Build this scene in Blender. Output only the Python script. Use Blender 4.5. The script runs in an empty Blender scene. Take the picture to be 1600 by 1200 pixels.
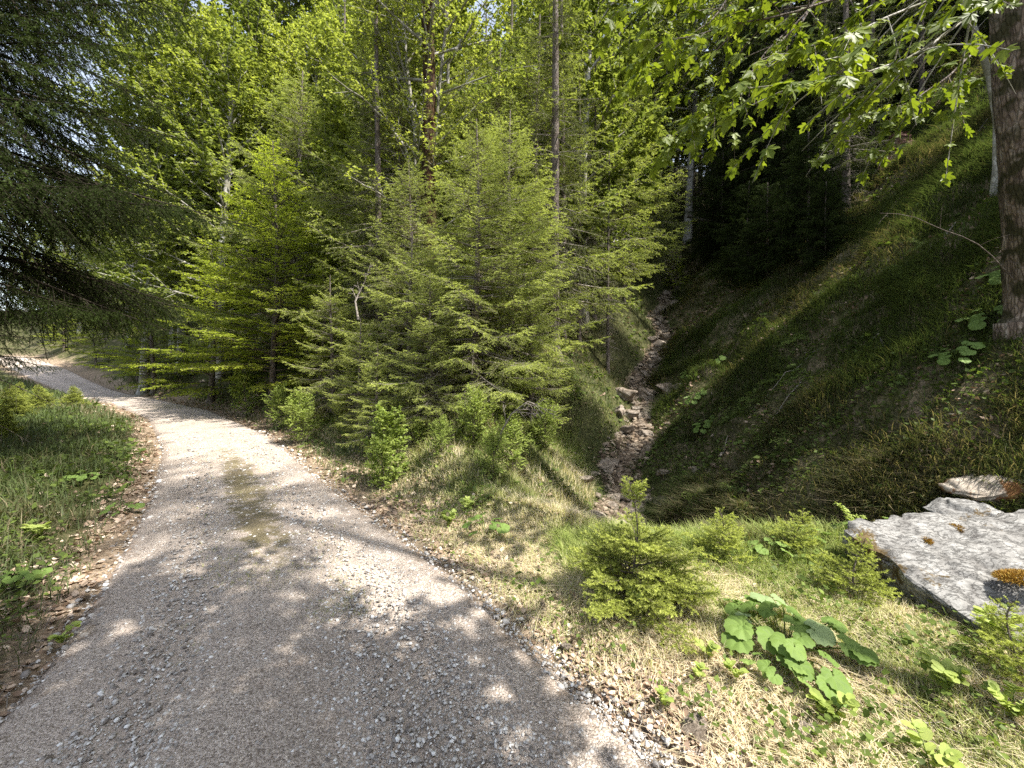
import bpy, math, random
import numpy as np
from mathutils import noise as mnoise, Vector
R = math.radians
sc = bpy.context.scene
COL = sc.collection
SEED = 7
rng = np.random.default_rng(SEED)
random.seed(SEED)

# ------------------------------------------------------------------ camera, sky, sun, exposure
F = 648.0; HZ = 560.0; CH = 2.0          # focal length in photo pixels, horizon row, eye height above the road
cam_d = bpy.data.cameras.new('camera'); cam = bpy.data.objects.new('camera', cam_d); COL.objects.link(cam)
cam.location = (0, 0, CH); cam.rotation_euler = (R(90), 0, 0)
cam_d.sensor_width = 36.0; cam_d.lens = 36.0 * F / 1600.0; cam_d.shift_y = (HZ - 600.0) / 1600.0
cam_d.clip_start = 0.05; cam_d.clip_end = 2000
sc.camera = cam

SUN = np.array([0.50, -0.24, 0.85]); SUN /= np.linalg.norm(SUN)
world = bpy.data.worlds.new('World'); sc.world = world; world.use_nodes = True
wn = world.node_tree.nodes; wl = world.node_tree.links
bg = wn.get('Background') or wn.new('ShaderNodeBackground')
out_w = wn.get('World Output') or wn.new('ShaderNodeOutputWorld')
sky = wn.new('ShaderNodeTexSky'); sky.sky_type = 'NISHITA'; sky.sun_disc = False
sky.sun_elevation = math.asin(SUN[2]); sky.sun_rotation = math.atan2(SUN[0], SUN[1])
sky.air_density = 1.0; sky.dust_density = 1.5; sky.ozone_density = 1.0
hs = wn.new('ShaderNodeHueSaturation'); hs.inputs['Saturation'].default_value = 0.55; wl.new(sky.outputs[0], hs.inputs['Color']); wl.new(hs.outputs[0], bg.inputs[0]); bg.inputs[1].default_value = 0.15
wl.new(bg.outputs[0], out_w.inputs[0])
sd = bpy.data.lights.new('sun', 'SUN'); sun = bpy.data.objects.new('sun', sd); COL.objects.link(sun)
sd.energy = 4.6; sd.angle = R(0.53); sd.color = (1.0, 0.955, 0.88)
sun.rotation_euler = Vector(SUN).to_track_quat('Z', 'Y').to_euler(); sun.location = (20, -5, 40)
sc.view_settings.view_transform = 'Standard'; sc.view_settings.look = 'None'
sc.view_settings.gamma = 1.0; sc.view_settings.exposure = 1.40
cy = sc.cycles
cy.max_bounces = 4; cy.diffuse_bounces = 3; cy.glossy_bounces = 2; cy.transmission_bounces = 3; cy.transparent_max_bounces = 4
cy.use_denoising = False; cy.sample_clamp_indirect = 6.0; cy.use_adaptive_sampling = False
sc.render.use_persistent_data = False

# ------------------------------------------------------------------ small helpers
def nrm(a):
    return a / np.maximum(np.linalg.norm(a, axis=-1, keepdims=True), 1e-9)
def sstep(a, b, x):
    t = np.clip((x - a) / (b - a), 0, 1); return t * t * (3 - 2 * t)
def smin(a, b, k):
    h = np.clip(0.5 + 0.5 * (b - a) / k, 0, 1); return b * (1 - h) + a * h - k * h * (1 - h)
def smax(a, b, k): return -smin(-a, -b, k)
def vnoise(x, y, seed=0):
    xi = np.floor(x).astype(np.int64); yi = np.floor(y).astype(np.int64)
    fx = x - xi; fy = y - yi; fx = fx * fx * (3 - 2 * fx); fy = fy * fy * (3 - 2 * fy)
    def hsh(i, j):
        n = (i * 374761393 + j * 668265263 + seed * 974634777) & 0x7fffffff
        n = ((n ^ (n >> 13)) * 1274126177) & 0x7fffffff
        return ((n ^ (n >> 16)) & 0xffff) / 65535.0
    a = hsh(xi, yi); b = hsh(xi + 1, yi); c = hsh(xi, yi + 1); d = hsh(xi + 1, yi + 1)
    return (a * (1 - fx) + b * fx) * (1 - fy) + (c * (1 - fx) + d * fx) * fy
def fbm(x, y, seed=0, oct=4):
    s = 0; a = 0.5; t = 0
    for o in range(oct):
        s = s + a * vnoise(x * 2 ** o, y * 2 ** o, seed + o * 17); t += a; a *= 0.5
    return s / t
def sdist(x, y, P):
    """signed distance to a polyline, positive on the right-hand side of its direction"""
    best = np.full(np.shape(x), 1e9); sg = np.ones(np.shape(x))
    for (ax, ay), (bx, by) in zip(P[:-1], P[1:]):
        dx, dy = bx - ax, by - ay; L2 = dx * dx + dy * dy
        t = np.clip(((x - ax) * dx + (y - ay) * dy) / L2, 0, 1)
        ex = x - ax - t * dx; ey = y - ay - t * dy
        d = np.hypot(ex, ey); cr = dx * (y - ay) - dy * (x - ax)
        m = d < best - 1e-9
        best = np.where(m, d, best); sg = np.where(m, np.where(cr < 0, 1.0, -1.0), sg)
    return best * sg

ROAD_R = [(5.5, -5), (2.6, -1.0), (1.35, 1.2), (0.88, 2.03), (0.3, 2.72), (-0.3, 3.65), (-1.5, 5.0), (-3.2, 6.95), (-6.2, 10.7), (-11.6, 16.0), (-19.3, 21.8), (-33, 31), (-52, 42), (-80, 50)]
ROAD_L = [(1.5, -8), (-1.4, -2.5), (-2.5, 0.8), (-2.87, 2.33), (-3.15, 2.9), (-3.85, 3.95), (-5.1, 5.8), (-7.6, 9.0), (-12.4, 14.1), (-18.4, 18.8), (-28.3, 25.2), (-45, 35), (-80, 45.5)]
TOE = [(40, 4.7), (6, 4.7), (1.3, 4.75), (0.4, 4.85), (-0.5, 5.35), (-1.95, 6.95), (-4.0, 9.1), (-7.6, 12.9), (-13.2, 17.9), (-21, 23.4), (-35, 33), (-56, 45), (-90, 53)]
AXY = [-50, 4.75, 5.8, 7.2, 9.4, 11.5, 14, 16, 20, 25, 29, 36, 60, 110]
AXX = [2.0, 2.0, 1.9, 2.0, 2.7, 3.4, 4.3, 5.2, 7.1, 9.6, 11.6, 16, 30, 56]
AXZ = [0.0, 0.0, -1.3, -1.5, -1.2, -0.35, 0.3, 1.0, 3.2, 6.2, 9.2, 13.7, 26, 42]
FTY = [-50, 3.0, 4.6, 5.6, 6.6, 8.0, 10, 110]
FTO = [4.6, 3.7, 3.3, 1.4, 0.7, 0.45, 0.35, 0.35]      # how far the right slope's foot lies from the gully axis
def axis_x(y):
    y = np.asarray(y, float)
    return np.interp(y, AXY, AXX) + (0.15 * np.sin(y * 1.05 + 0.6) + 0.12 * np.sin(y * 2.3)) * sstep(8, 11, y) * (1 + 0.03 * y)
def base_level(x, y):
    return 2.2 * sstep(30, 60, np.hypot(x, y)) * sstep(-12, -22, x)
def fields(x, y):
    return sdist(x, y, ROAD_R), -sdist(x, y, ROAD_L), sdist(x, y, TOE)
def height(x, y, ret=False):
    x = np.asarray(x, float); y = np.asarray(y, float)
    sR, sL, dT = fields(x, y)
    d = np.maximum(dT, 0)
    hill = 0.62 * np.minimum(d, 3) + 0.52 * np.maximum(d - 3, 0)
    cap = 8 + 62 * sstep(-1.12, -0.72, x / np.maximum(y, 1.0))
    hill = smin(hill, cap, 3.0)
    hill = smax(hill, 0 * hill, 0.15) - 0.0375 * (np.abs(hill) < 0.15)
    gx = axis_x(y); zb = np.interp(y, AXY, AXZ); ft = np.interp(y, FTY, FTO)
    hw = (0.45 - 0.2 * sstep(8, 14, y)) * (0.55 + 0.9 * vnoise(y * 0.8, y * 0, 33))
    hl = zb + 0.85 * np.maximum(gx - hw - x, 0)
    hr = zb + (0.96 - 0.1 * sstep(8, 14, y)) * np.maximum(x - gx - ft, 0)
    left = smin(hill, hl, 0.5); left = np.where(y < 4.6, hill, left)
    z = np.where(x < gx, left, hr)
    near = sstep(4.2, 5.2, y)
    z = np.where((x < gx) & (y >= 4.6) & (y < 5.2), hill * (1 - near) + left * near, z)
    dn = np.maximum(sL - 3.5, 0)
    z = z - np.minimum(0.28 * dn, 4.0) + 0.14 * sstep(0.1, 1.6, sL)
    off = sstep(0.0, 0.9, np.maximum(sR, sL))
    rr = np.hypot(x, y)
    bump = (fbm(x * 0.9, y * 0.9, 3, 4) - 0.5) * (0.22 + 0.5 * sstep(10, 30, rr)) + (fbm(x * 3.1, y * 3.1, 9, 3) - 0.5) * 0.09 + ((fbm(x * 1.5, y * 1.5, 29, 4) - 0.5) * 0.6 + (0.5 - np.abs(fbm(x * 0.75, y * 0.75, 47, 3) - 0.5) * 2) * 0.7 - 0.2) * sstep(0.6, 2.0, x - gx) * sstep(4.8, 6.5, y)
    streamd = np.abs(x - gx)
    z = z + bump * off + base_level(x, y) - 0.03
    on = (sR < 0.05) & (sL < 0.05)
    z = np.where(on, z - 0.03, z)
    if ret: return z, sR, sL, dT, x - gx
    return z
def h1(x, y): return float(height(np.array([x]), np.array([y]))[0])
def PX(px, Y): return (px - 800.0) / F * Y
def PZ(py, Y): return CH + (HZ - py) / F * Y
def P3(px, py, Y): return (PX(px, Y), Y, PZ(py, Y))

def mesh_np(name, V, T, v=None, smooth=False, extra=None):
    me = bpy.data.meshes.new(name)
    V = np.ascontiguousarray(V, np.float32); T = np.ascontiguousarray(T, np.int32)
    n = T.shape[1]
    me.vertices.add(len(V)); me.loops.add(T.size); me.polygons.add(len(T))
    me.vertices.foreach_set('co', V.ravel())
    me.loops.foreach_set('vertex_index', T.ravel())
    me.polygons.foreach_set('loop_start', np.arange(0, T.size, n, dtype=np.int32))
    me.polygons.foreach_set('loop_total', np.full(len(T), n, np.int32))
    if smooth: me.polygons.foreach_set('use_smooth', np.ones(len(T), bool))
    me.update(calc_edges=True)
    for nm, arr in ([('v', v)] if v is not None else []) + list((extra or {}).items()):
        at = me.attributes.new(nm, 'FLOAT', 'POINT'); at.data.foreach_set('value', np.ascontiguousarray(arr, np.float32))
    return me
def obj(name, me, mats, parent=None, loc=None):
    o = bpy.data.objects.new(name, me); COL.objects.link(o)
    if me is not None and not len(me.materials):
        for m in (mats if isinstance(mats, (list, tuple)) else [mats]): me.materials.append(m)
    if parent is not None: o.parent = parent
    if loc is not None: o.location = loc
    return o
def tag(o, label=None, cat=None, group=None, kind=None):
    if label: o['label'] = label
    if cat: o['category'] = cat
    if group: o['group'] = group
    if kind: o['kind'] = kind
    return o
def empty(name, loc, rz=0, s=1.0):
    o = bpy.data.objects.new(name, None); COL.objects.link(o); o.empty_display_size = 0.3
    o.location = loc; o.rotation_euler = (0, 0, rz); o.scale = (s, s, s); return o
def copy_tree(o, parent=None):
    c = o.copy(); COL.objects.link(c)
    if parent is not None: c.parent = parent
    for ch in list(o.children): copy_tree(ch, c)
    return c
class MB:
    def __init__(s): s.V = []; s.T = []; s.A = []; s.n = 0
    def add(s, V, T, a):
        V = np.asarray(V).reshape(-1, 3); s.V.append(V); s.T.append(np.asarray(T) + s.n); s.A.append(np.broadcast_to(a, (len(V),))); s.n += len(V)
    def mesh(s, name, smooth=False):
        return mesh_np(name, np.concatenate(s.V), np.concatenate(s.T), np.concatenate(s.A), smooth)
def stamp(tv, tf, P, X, Y, Z, sc_, v):
    """copies a template (its axes X,Y,Z) to many places; returns verts, faces, attribute"""
    tv = np.asarray(tv, float); tf = np.asarray(tf)
    s = np.asarray(sc_)[:, None, None]
    V = P[:, None, :] + s * (tv[None, :, 0:1] * X[:, None, :] + tv[None, :, 1:2] * Y[:, None, :] + tv[None, :, 2:3] * Z[:, None, :])
    T = tf[None] + (np.arange(len(P)) * len(tv))[:, None, None]
    return V.reshape(-1, 3), T.reshape(-1, tf.shape[1]), np.repeat(v, len(tv))
def frames(D):
    up = np.array([0, 0, 1.0]); S = np.cross(D, up); bad = np.linalg.norm(S, axis=1) < 1e-3
    S[bad] = (1, 0, 0); S = nrm(S); U = np.cross(S, D); return S, U
def tubes(P, Rd, n=4, v=0.5):
    """P (N,K,3) polylines, Rd (N,K) radii"""
    N, K, _ = P.shape
    D = np.gradient(P, axis=1); D = nrm(D)
    m = nrm(P[:, -1] - P[:, 0]); S0, _ = frames(m)
    S = nrm(S0[:, None, :] - (S0[:, None, :] * D).sum(-1, keepdims=True) * D); U = np.cross(D, S)
    a = np.arange(n) * 2 * np.pi / n
    V = P[:, :, None, :] + Rd[:, :, None, None] * (np.cos(a)[None, None, :, None] * S[:, :, None, :] + np.sin(a)[None, None, :, None] * U[:, :, None, :])
    i, k, j = np.meshgrid(np.arange(N), np.arange(K - 1), np.arange(n), indexing='ij')
    b = i * K * n + k * n; j2 = (j + 1) % n
    q = np.stack([b + j, b + j2, b + n + j2, b + n + j], -1).reshape(-1, 4)
    T = np.concatenate([q[:, [0, 1, 2]], q[:, [0, 2, 3]]])
    vv = np.repeat(np.broadcast_to(v, (N,)), K * n)
    return V.reshape(-1, 3), T, vv

# ------------------------------------------------------------------ materials
def newmat(name):
    m = bpy.data.materials.new(name); m.use_nodes = True; nt = m.node_tree; nt.nodes.clear()
    o = nt.nodes.new('ShaderNodeOutputMaterial'); return m, nt, o
def N(nt, t, **kw):
    n = nt.nodes.new(t)
    for k, v in kw.items(): setattr(n, k, v)
    return n
def ramp(nt, fac, stops, interp='LINEAR'):
    r = N(nt, 'ShaderNodeValToRGB'); r.color_ramp.interpolation = interp
    while len(r.color_ramp.elements) < len(stops): r.color_ramp.elements.new(0.5)
    for e, (p, c) in zip(r.color_ramp.elements, stops): e.position = p; e.color = (*c, 1)
    nt.links.new(fac, r.inputs[0]); return r.outputs[0]
def attr(nt, nm='v'):
    a = N(nt, 'ShaderNodeAttribute'); a.attribute_name = nm; return a.outputs['Fac']
def math_(nt, op, a, b=None, c=None, clamp=False):
    n = N(nt, 'ShaderNodeMath', operation=op, use_clamp=clamp)
    for i, x in enumerate((a, b, c)):
        if x is None: continue
        if isinstance(x, (int, float)): n.inputs[i].default_value = x
        else: nt.links.new(x, n.inputs[i])
    return n.outputs[0]
def mixc(nt, f, a, b, mode='MIX'):
    n = N(nt, 'ShaderNodeMix', data_type='RGBA', blend_type=mode)
    for s, x in ((n.inputs[0], f), (n.inputs[6], a), (n.inputs[7], b)):
        if isinstance(x, (int, float)): s.default_value = x
        elif isinstance(x, tuple): s.default_value = (*x, 1)
        else: nt.links.new(x, s)
    return n.outputs[2]
def tex(nt, kind, scale, coord=None, **kw):
    t = N(nt, kind)
    t.inputs['Scale'].default_value = scale
    for k, v in kw.items():
        if k in t.inputs: t.inputs[k].default_value = v
        else: setattr(t, k, v)
    if coord is not None: nt.links.new(coord, t.inputs['Vector'])
    return t
def foliage(name, stops, trans=0.35, tcol=None, rough=0.55, objvar=0.25, spec=0.15):
    m, nt, o = newmat(name)
    v = attr(nt)
    oi = N(nt, 'ShaderNodeObjectInfo')
    f = math_(nt, 'ADD', v, math_(nt, 'MULTIPLY', math_(nt, 'SUBTRACT', oi.outputs['Random'], 0.5), objvar), clamp=True)
    c = ramp(nt, f, stops)
    p = N(nt, 'ShaderNodeBsdfPrincipled'); p.inputs['Roughness'].default_value = rough
    p.inputs['Specular IOR Level'].default_value = spec
    nt.links.new(c, p.inputs['Base Color'])
    if trans > 0:
        t = N(nt, 'ShaderNodeBsdfTranslucent')
        c2 = mixc(nt, 1.0, c, tcol or (1.35, 1.4, 0.7), 'MULTIPLY'); nt.links.new(c2, t.inputs[0])
        mx = N(nt, 'ShaderNodeMixShader'); mx.inputs[0].default_value = trans
        nt.links.new(p.outputs[0], mx.inputs[1]); nt.links.new(t.outputs[0], mx.inputs[2]); nt.links.new(mx.outputs[0], o.inputs[0])
    else: nt.links.new(p.outputs[0], o.inputs[0])
    return m
def bark(name, c1, c2, c3, scale=6, zs=0.25, bump=0.6, moss=None):
    m, nt, o = newmat(name)
    tc = N(nt, 'ShaderNodeTexCoord'); mp = N(nt, 'ShaderNodeMapping'); mp.inputs['Scale'].default_value = (1, 1, zs)
    nt.links.new(tc.outputs['Object'], mp.inputs[0]); co = mp.outputs[0]
    n1 = tex(nt, 'ShaderNodeTexNoise', scale, co, Detail=8.0, Roughness=0.65)
    n2 = tex(nt, 'ShaderNodeTexNoise', scale * 0.35, tc.outputs['Object'], Detail=4.0)
    vo = tex(nt, 'ShaderNodeTexVoronoi', scale * 2.2, co, feature='DISTANCE_TO_EDGE')
    c = ramp(nt, n1.outputs['Fac'], [(0.3, c1), (0.5, c2), (0.68, c3)])
    cr = math_(nt, 'MULTIPLY', vo.outputs['Distance'], 5.0, clamp=True)
    c = mixc(nt, math_(nt, 'MULTIPLY_ADD', cr, -0.55, 0.55), c, tuple(x * 0.45 for x in c1))
    if moss:
        f = math_(nt, 'MULTIPLY', math_(nt, 'SUBTRACT', n2.outputs['Fac'], 0.46), 9.0, clamp=True)
        c = mixc(nt, f, c, moss)
    p = N(nt, 'ShaderNodeBsdfPrincipled'); p.inputs['Roughness'].default_value = 0.9; p.inputs['Specular IOR Level'].default_value = 0.15
    nt.links.new(c, p.inputs['Base Color'])
    b = N(nt, 'ShaderNodeBump'); b.inputs['Strength'].default_value = bump; b.inputs['Distance'].default_value = 0.03
    hh = math_(nt, 'ADD', n1.outputs['Fac'], math_(nt, 'MULTIPLY', cr, 0.5)); nt.links.new(hh, b.inputs['Height']); nt.links.new(b.outputs[0], p.inputs['Normal'])
    nt.links.new(p.outputs[0], o.inputs[0]); return m

M = {}
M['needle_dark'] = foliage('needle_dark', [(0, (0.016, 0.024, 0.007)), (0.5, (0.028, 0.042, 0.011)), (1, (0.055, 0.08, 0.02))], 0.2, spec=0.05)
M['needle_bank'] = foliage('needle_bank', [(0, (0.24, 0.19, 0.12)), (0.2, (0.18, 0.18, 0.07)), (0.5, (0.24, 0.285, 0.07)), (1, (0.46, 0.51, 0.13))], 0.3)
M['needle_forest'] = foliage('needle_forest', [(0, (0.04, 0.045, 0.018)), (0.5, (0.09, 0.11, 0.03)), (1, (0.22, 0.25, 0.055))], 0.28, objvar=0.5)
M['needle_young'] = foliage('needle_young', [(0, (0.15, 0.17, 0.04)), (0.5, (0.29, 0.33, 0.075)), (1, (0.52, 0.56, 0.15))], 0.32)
M['beech'] = foliage('beech', [(0, (0.19, 0.24, 0.03)), (0.5, (0.32, 0.38, 0.045)), (1, (0.46, 0.52, 0.08))], 0.5, (1.3, 1.32, 0.8))
M['broad'] = foliage('broad', [(0, (0.08, 0.11, 0.025)), (0.5, (0.20, 0.24, 0.05)), (1, (0.42, 0.46, 0.10))], 0.45, (1.3, 1.32, 0.8), objvar=0.4)
M['maple'] = foliage('maple', [(0, (0.10, 0.14, 0.02)), (0.5, (0.17, 0.22, 0.035)), (1, (0.28, 0.34, 0.06))], 0.42, (1.5, 1.5, 0.5), rough=0.5, spec=0.22)
M['butterbur'] = foliage('butterbur', [(0, (0.10, 0.16, 0.035)), (0.6, (0.15, 0.225, 0.055)), (0.85, (0.21, 0.29, 0.08)), (0.9, (0.30, 0.37, 0.27)), (1, (0.36, 0.43, 0.33))], 0.25, rough=0.6)
M['herb'] = foliage('herb', [(0, (0.07, 0.10, 0.025)), (0.5, (0.13, 0.18, 0.04)), (1, (0.27, 0.34, 0.08))], 0.35)
M['shrub'] = foliage('shrub', [(0, (0.16, 0.21, 0.05)), (0.5, (0.28, 0.35, 0.085)), (1, (0.42, 0.48, 0.15))], 0.4)
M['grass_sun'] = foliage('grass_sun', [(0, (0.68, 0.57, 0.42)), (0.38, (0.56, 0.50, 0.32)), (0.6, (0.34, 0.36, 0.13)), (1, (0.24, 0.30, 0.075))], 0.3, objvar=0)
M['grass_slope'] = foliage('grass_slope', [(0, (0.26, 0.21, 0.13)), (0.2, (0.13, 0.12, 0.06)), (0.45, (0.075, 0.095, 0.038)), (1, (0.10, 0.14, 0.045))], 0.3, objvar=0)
M['dead_leaf'] = foliage('dead_leaf', [(0, (0.16, 0.105, 0.07)), (0.5, (0.38, 0.275, 0.195)), (1, (0.68, 0.56, 0.44))], 0.15, (1, 0.9, 0.7), objvar=0)
M['twig'] = bark('twig', (0.10, 0.08, 0.06), (0.17, 0.14, 0.11), (0.25, 0.22, 0.18), 20)
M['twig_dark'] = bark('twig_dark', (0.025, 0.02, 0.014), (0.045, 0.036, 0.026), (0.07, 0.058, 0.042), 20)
M['dead_twig'] = bark('dead_twig', (0.2, 0.17, 0.14), (0.32, 0.28, 0.24), (0.42, 0.38, 0.33), 20)
M['bark_spruce'] = bark('bark_spruce', (0.09, 0.07, 0.055), (0.17, 0.14, 0.12), (0.27, 0.24, 0.21), 9, 0.5)
M['bark_maple'] = bark('bark_maple', (0.09, 0.065, 0.05), (0.22, 0.165, 0.125), (0.42, 0.36, 0.30), 11, 0.28, 1.0, moss=(0.05, 0.045, 0.022))
M['bark_moss'] = bark('bark_moss', (0.02, 0.012, 0.008), (0.05, 0.028, 0.015), (0.12, 0.055, 0.022), 6, 0.4, 1.0, moss=(0.07, 0.055, 0.02))
M['bark_pale'] = bark('bark_pale', (0.22, 0.2, 0.17), (0.42, 0.4, 0.36), (0.6, 0.58, 0.53), 7, 0.5, 0.3, moss=(0.2, 0.19, 0.14))

def rock_mat(name, c1, c2, c3, scale, moss=None, mossth=0.56, detail=1.0, warm=(0.5, 0.36, 0.2)):
    m, nt, o = newmat(name)
    tc = N(nt, 'ShaderNodeTexCoord'); co = tc.outputs['Object']; oi = N(nt, 'ShaderNodeObjectInfo')
    n1 = tex(nt, 'ShaderNodeTexNoise', scale, co, Detail=10.0, Roughness=0.7)
    n2 = tex(nt, 'ShaderNodeTexNoise', scale * 0.3, co, Detail=5.0, Roughness=0.6)
    n3 = tex(nt, 'ShaderNodeTexNoise', scale * 7, co, Detail=4.0)
    mp = N(nt, 'ShaderNodeMapping'); mp.inputs['Scale'].default_value = (1, 3.2, 2.0); mp.inputs['Rotation'].default_value = (0.4, 0.3, 0.5)
    nt.links.new(co, mp.inputs[0])
    wv = tex(nt, 'ShaderNodeTexNoise', scale * 1.1, mp.outputs[0], Detail=7.0, Roughness=0.6)
    c = ramp(nt, n1.outputs['Fac'], [(0.32, c1), (0.5, c2), (0.66, c3)])
    vein = math_(nt, 'SUBTRACT', 1.0, math_(nt, 'MULTIPLY', math_(nt, 'ABSOLUTE', math_(nt, 'SUBTRACT', wv.outputs['Fac'], 0.5)), 28.0), clamp=True)
    c = mixc(nt, math_(nt, 'MULTIPLY', vein, 0.5 * detail), c, tuple(x * 0.45 for x in c1))
    c = mixc(nt, math_(nt, 'MULTIPLY', math_(nt, 'SUBTRACT', oi.outputs['Random'], 0.45, clamp=True), 0.9, clamp=True), c, mixc(nt, 1.0, c, warm, 'MULTIPLY'))
    sp = math_(nt, 'MULTIPLY', math_(nt, 'SUBTRACT', n3.outputs['Fac'], 0.62), 12.0, clamp=True)
    c = mixc(nt, math_(nt, 'MULTIPLY', sp, 0.55), c, tuple(x * 0.4 for x in c1))
    n5 = tex(nt, 'ShaderNodeTexNoise', scale * 0.9, mp.outputs[0], Detail=9.0, Roughness=0.75)
    bl = math_(nt, 'MULTIPLY', math_(nt, 'SUBTRACT', n5.outputs['Fac'], 0.585), 30.0, clamp=True)
    c = mixc(nt, math_(nt, 'MULTIPLY', bl, 0.8 * detail), c, tuple(x * 0.35 for x in c1))
    if moss:
        f = math_(nt, 'MULTIPLY', math_(nt, 'SUBTRACT', math_(nt, 'ADD', n2.outputs['Fac'], math_(nt, 'MULTIPLY', math_(nt, 'SUBTRACT', n3.outputs['Fac'], 0.5), 0.18)), mossth), 22.0, clamp=True)
        mc = mixc(nt, n1.outputs['Fac'], tuple(x * 0.5 for x in moss), tuple(x * 1.5 for x in moss))
        c = mixc(nt, f, c, mc)
    p = N(nt, 'ShaderNodeBsdfPrincipled'); p.inputs['Roughness'].default_value = 0.88; p.inputs['Specular IOR Level'].default_value = 0.25
    nt.links.new(c, p.inputs['Base Color'])
    b = N(nt, 'ShaderNodeBump'); b.inputs['Strength'].default_value = 0.9; b.inputs['Distance'].default_value = 0.02
    hh = math_(nt, 'SUBTRACT', math_(nt, 'ADD', n1.outputs['Fac'], math_(nt, 'MULTIPLY', n3.outputs['Fac'], 0.25)), math_(nt, 'MULTIPLY', vein, 0.25))
    nt.links.new(hh, b.inputs['Height']); nt.links.new(b.outputs[0], p.inputs['Normal'])
    nt.links.new(p.outputs[0], o.inputs[0]); return m
M['boulder'] = rock_mat('boulder', (0.085, 0.08, 0.075), (0.21, 0.205, 0.195), (0.33, 0.325, 0.31), 6.5, moss=(0.10, 0.07, 0.03), mossth=0.60)
M['boulder_moss'] = rock_mat('boulder_moss', (0.25, 0.22, 0.19), (0.4, 0.37, 0.33), (0.52, 0.5, 0.46), 5.0, moss=(0.15, 0.07, 0.025), mossth=0.47)
M['rock'] = rock_mat('rock', (0.12, 0.095, 0.07), (0.25, 0.205, 0.16), (0.42, 0.37, 0.31), 9.0, detail=0.7)

def ground_mat():
    m, nt, o = newmat('ground')
    g = N(nt, 'ShaderNodeNewGeometry'); co = g.outputs['Position']
    n1 = tex(nt, 'ShaderNodeTexNoise', 3.0, co, Detail=8.0, Roughness=0.7)
    n2 = tex(nt, 'ShaderNodeTexNoise', 30.0, co, Detail=6.0, Roughness=0.7)
    vo = tex(nt, 'ShaderNodeTexVoronoi', 26.0, co)
    gr = ramp(nt, n2.outputs['Fac'], [(0.3, (0.035, 0.038, 0.018)), (0.5, (0.07, 0.075, 0.03)), (0.7, (0.12, 0.12, 0.055))])
    so = ramp(nt, n2.outputs['Fac'], [(0.3, (0.11, 0.08, 0.055)), (0.5, (0.26, 0.2, 0.14)), (0.72, (0.48, 0.40, 0.30))])
    f = math_(nt, 'MULTIPLY', math_(nt, 'SUBTRACT', math_(nt, 'ADD', attr(nt, 'soil'), math_(nt, 'MULTIPLY', math_(nt, 'SUBTRACT', n1.outputs['Fac'], 0.5), 1.4)), 0.3), 2.5, clamp=True)
    c = mixc(nt, f, gr, so)
    sv = N(nt, 'ShaderNodeSeparateColor'); nt.links.new(vo.outputs['Color'], sv.inputs[0])
    c = mixc(nt, 0.5, c, mixc(nt, 1.0, c, ramp(nt, sv.outputs[0], [(0, (0.3, 0.3, 0.3)), (1, (1.5, 1.4, 1.3))]), 'MULTIPLY'))
    p = N(nt, 'ShaderNodeBsdfPrincipled'); p.inputs['Roughness'].default_value = 0.95; p.inputs['Specular IOR Level'].default_value = 0.1
    nt.links.new(c, p.inputs['Base Color'])
    b = N(nt, 'ShaderNodeBump'); b.inputs['Strength'].default_value = 1.0; b.inputs['Distance'].default_value = 0.03
    nt.links.new(n2.outputs['Fac'], b.inputs['Height']); nt.links.new(b.outputs[0], p.inputs['Normal'])
    nt.links.new(p.outputs[0], o.inputs[0]); return m
M['ground'] = ground_mat()
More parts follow.
